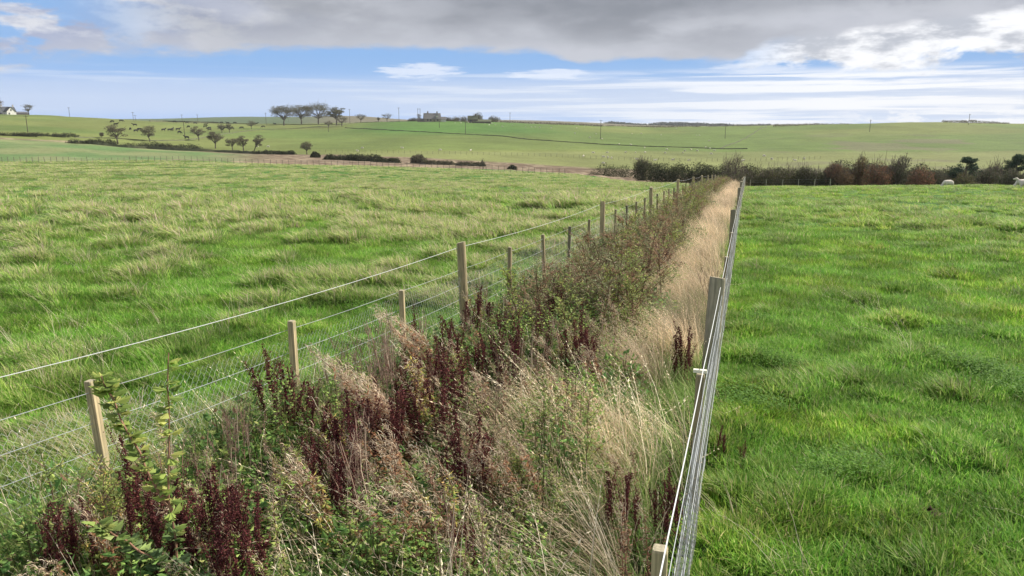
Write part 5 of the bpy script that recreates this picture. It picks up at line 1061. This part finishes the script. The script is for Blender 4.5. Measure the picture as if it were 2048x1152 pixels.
CW = [quadruped(2.1, 1.35, .36, hd, .065, M_HIDE, lambda co: np.full((len(co), 3), .012), neck=.2, tail=True) for hd in (True, False)]
def animal(name, me, label, cat, pos, rz, s=1., group=None):
    o = bpy.data.objects.new(name, me); C.objects.link(o); o.location = pos; o.rotation_euler = (0, 0, rz); o.scale = (s, s, s); return tag(o, label, cat, group)
x, y, z, d = place(1895, 384, 80, 91); animal('sheep', SH[0], 'white sheep grazing head down to the left, alone in the right field', 'sheep', (x, y, z), math.pi+.25, .98)
x, y, z, d = place(2042, 378, 84, 92); animal('sheep', SH[0], 'white sheep at the right picture edge, farther of two', 'sheep', (x, y, z), math.pi+.2, .98)
x, y, z, d = place(2052, 391, 66, 90); animal('sheep', SH[1], 'white sheep cut by the right picture edge, nearer of two', 'sheep', (x, y, z), 2.4, .98)
sheep = [(515,294),(537,294),(725,297),(715,303),(805,297),(881,301),(941,302),(910,246),(922,246),(936,245),(944,245),(970,247),(978,250),(984,247),(991,250),(1004,253),(1025,251),(1051,255),(1063,254.5),(1070,254.5),(1079,255),(1102,256),(1153,256.5),(1150,267),(1180,275),(1192,268),(1204,278),(1168,254),(1264,268),(1283,267),(1289,296),(1262,290),(1322,270),(1310,255),(1393,271),(1399,271),(1353,254.5),(1418,282),(1334,299.5),(1370,302),(1382,300),(1394,302),(1411,295.5),(1420,297.5),(1429,301.5),(1187,306.5),(1215,306),(1251,305.5),(1271,306),(1290,305.5),(1330,306.5),(1366,306),(1422,308.5),(1167,313),(1208,315),(1216,316),(1223,317),(1274,320),(1310,322),(1345,321),(1207,328),(1377,322),(1485,322.5),(1529,313),(1238,289),(1528,312),(1543,319),(1590,322),(1608,318)]
ORD = ['leftmost', 'second from the left', 'third from the left', 'fourth from the left', 'fifth from the left', 'sixth from the left', 'seventh from the left', 'eighth from the left', 'ninth from the left', 'tenth from the left', 'eleventh from the left', 'twelfth from the left']
def zoned(pts, zones):
    out = []
    for nm, test in zones:
        z = sorted([p for p in pts if test(*p)]); pts = [p for p in pts if not test(*p)]; out += [(p, '%s of those %s' % (ORD[i] if i < 12 else 'farther right one', nm)) for i, p in enumerate(z)]
    return out
zs = [('above the long wall left of the barn', lambda x, y: y < 252 and x < 960), ('on the ridge field right of the barn', lambda x, y: y < 257.5 and x < 1110), ('along the middle crest', lambda x, y: y < 258), ('on the open hill amid two poles', lambda x, y: y < 284 and x < 1300), ('right of the middle pole above the wall', lambda x, y: y < 284), ('below the left half of the long wall', lambda x, y: x < 960), ('by the stake fence left of the gorse', lambda x, y: x < 1262 and y > 300), ('just under the long wall', lambda x, y: y < 304), ('by the stake fence over the gorse', lambda x, y: x < 1400), ('at the foot of the right hill', lambda x, y: True)]
for k, ((px, py), lb) in enumerate(zoned(sheep, zs)):
    x, y, z, d = place(px, py+.8, 165, 690); animal('sheep', SH[k % 2], 'white sheep, '+lb, 'sheep', (x, y, z), rng.uniform(0, 6.28), 1.0, 'sheep grazing on the far hill')
cows = [(225,244),(242.5,242.5),(231.5,250),(270,251),(261,259),(280,260),(272,263),(327,261),(339.5,261),(345,259.5),(349,244),(356,260),(359,266),(374,246),(374,277),(377.5,254.5),(390,247),(411,250),(410.5,254),(419,257),(419,260.5),(442.5,246),(443.5,256),(444.5,260.5),(452,256.5),(456,247),(469.5,246),(464.5,258),(484,256.5),(550,249),(527,254),(512.5,248)]
zc = [('above the two big hawthorns', lambda x, y: x < 300 and y < 252), ('level with the crowns of the hawthorns', lambda x, y: x < 300), ('left of the front pole', lambda x, y: x < 366), ('along the skyline right of the front pole', lambda x, y: y < 252 and x < 480), ('near the windswept thorn', lambda x, y: x < 430), ('behind the small thorns', lambda x, y: x < 500), ('left of the umbrella trees', lambda x, y: True)]
for k, ((px, py), lb) in enumerate(zoned(cows, zc)):
    x, y, z, d = place(px, py+1.2, 380, 690); animal('cow', CW[k % 2], 'black cow, '+lb, 'cow', (x, y, z), rng.choice([.3, math.pi-.2, .9, math.pi+.5])+rng.normal()*.3, 1.2, 'black cattle on the far left hillside')

# ------------------------------------------------------------------ thin moist air
mb = MB(); zlo = min(float(gz(np.sin(AZR)[:, None]*DD[None], np.cos(AZR)[:, None]*DD[None]).min()), -5)-1.5; zhi = 160.; box(mb, (0, 0, (zlo+zhi)/2), (9300, 9300, zhi-zlo), (1, 1, 1)); m = bpy.data.materials.new('haze'); m.use_nodes = True; nt = m.node_tree
for n in list(nt.nodes):
    if n.type != 'OUTPUT_MATERIAL': nt.nodes.remove(n)
pv = nt.nodes.new('ShaderNodeVolumePrincipled'); pv.inputs['Color'].default_value = (.93, .96, 1, 1); pv.inputs['Density'].default_value = .00009; nt.links.new(pv.outputs[0], [n for n in nt.nodes if n.type == 'OUTPUT_MATERIAL'][0].inputs['Volume'])
tag(mb.obj('haze', m), 'thin haze over the far hills', 'haze', kind='stuff')
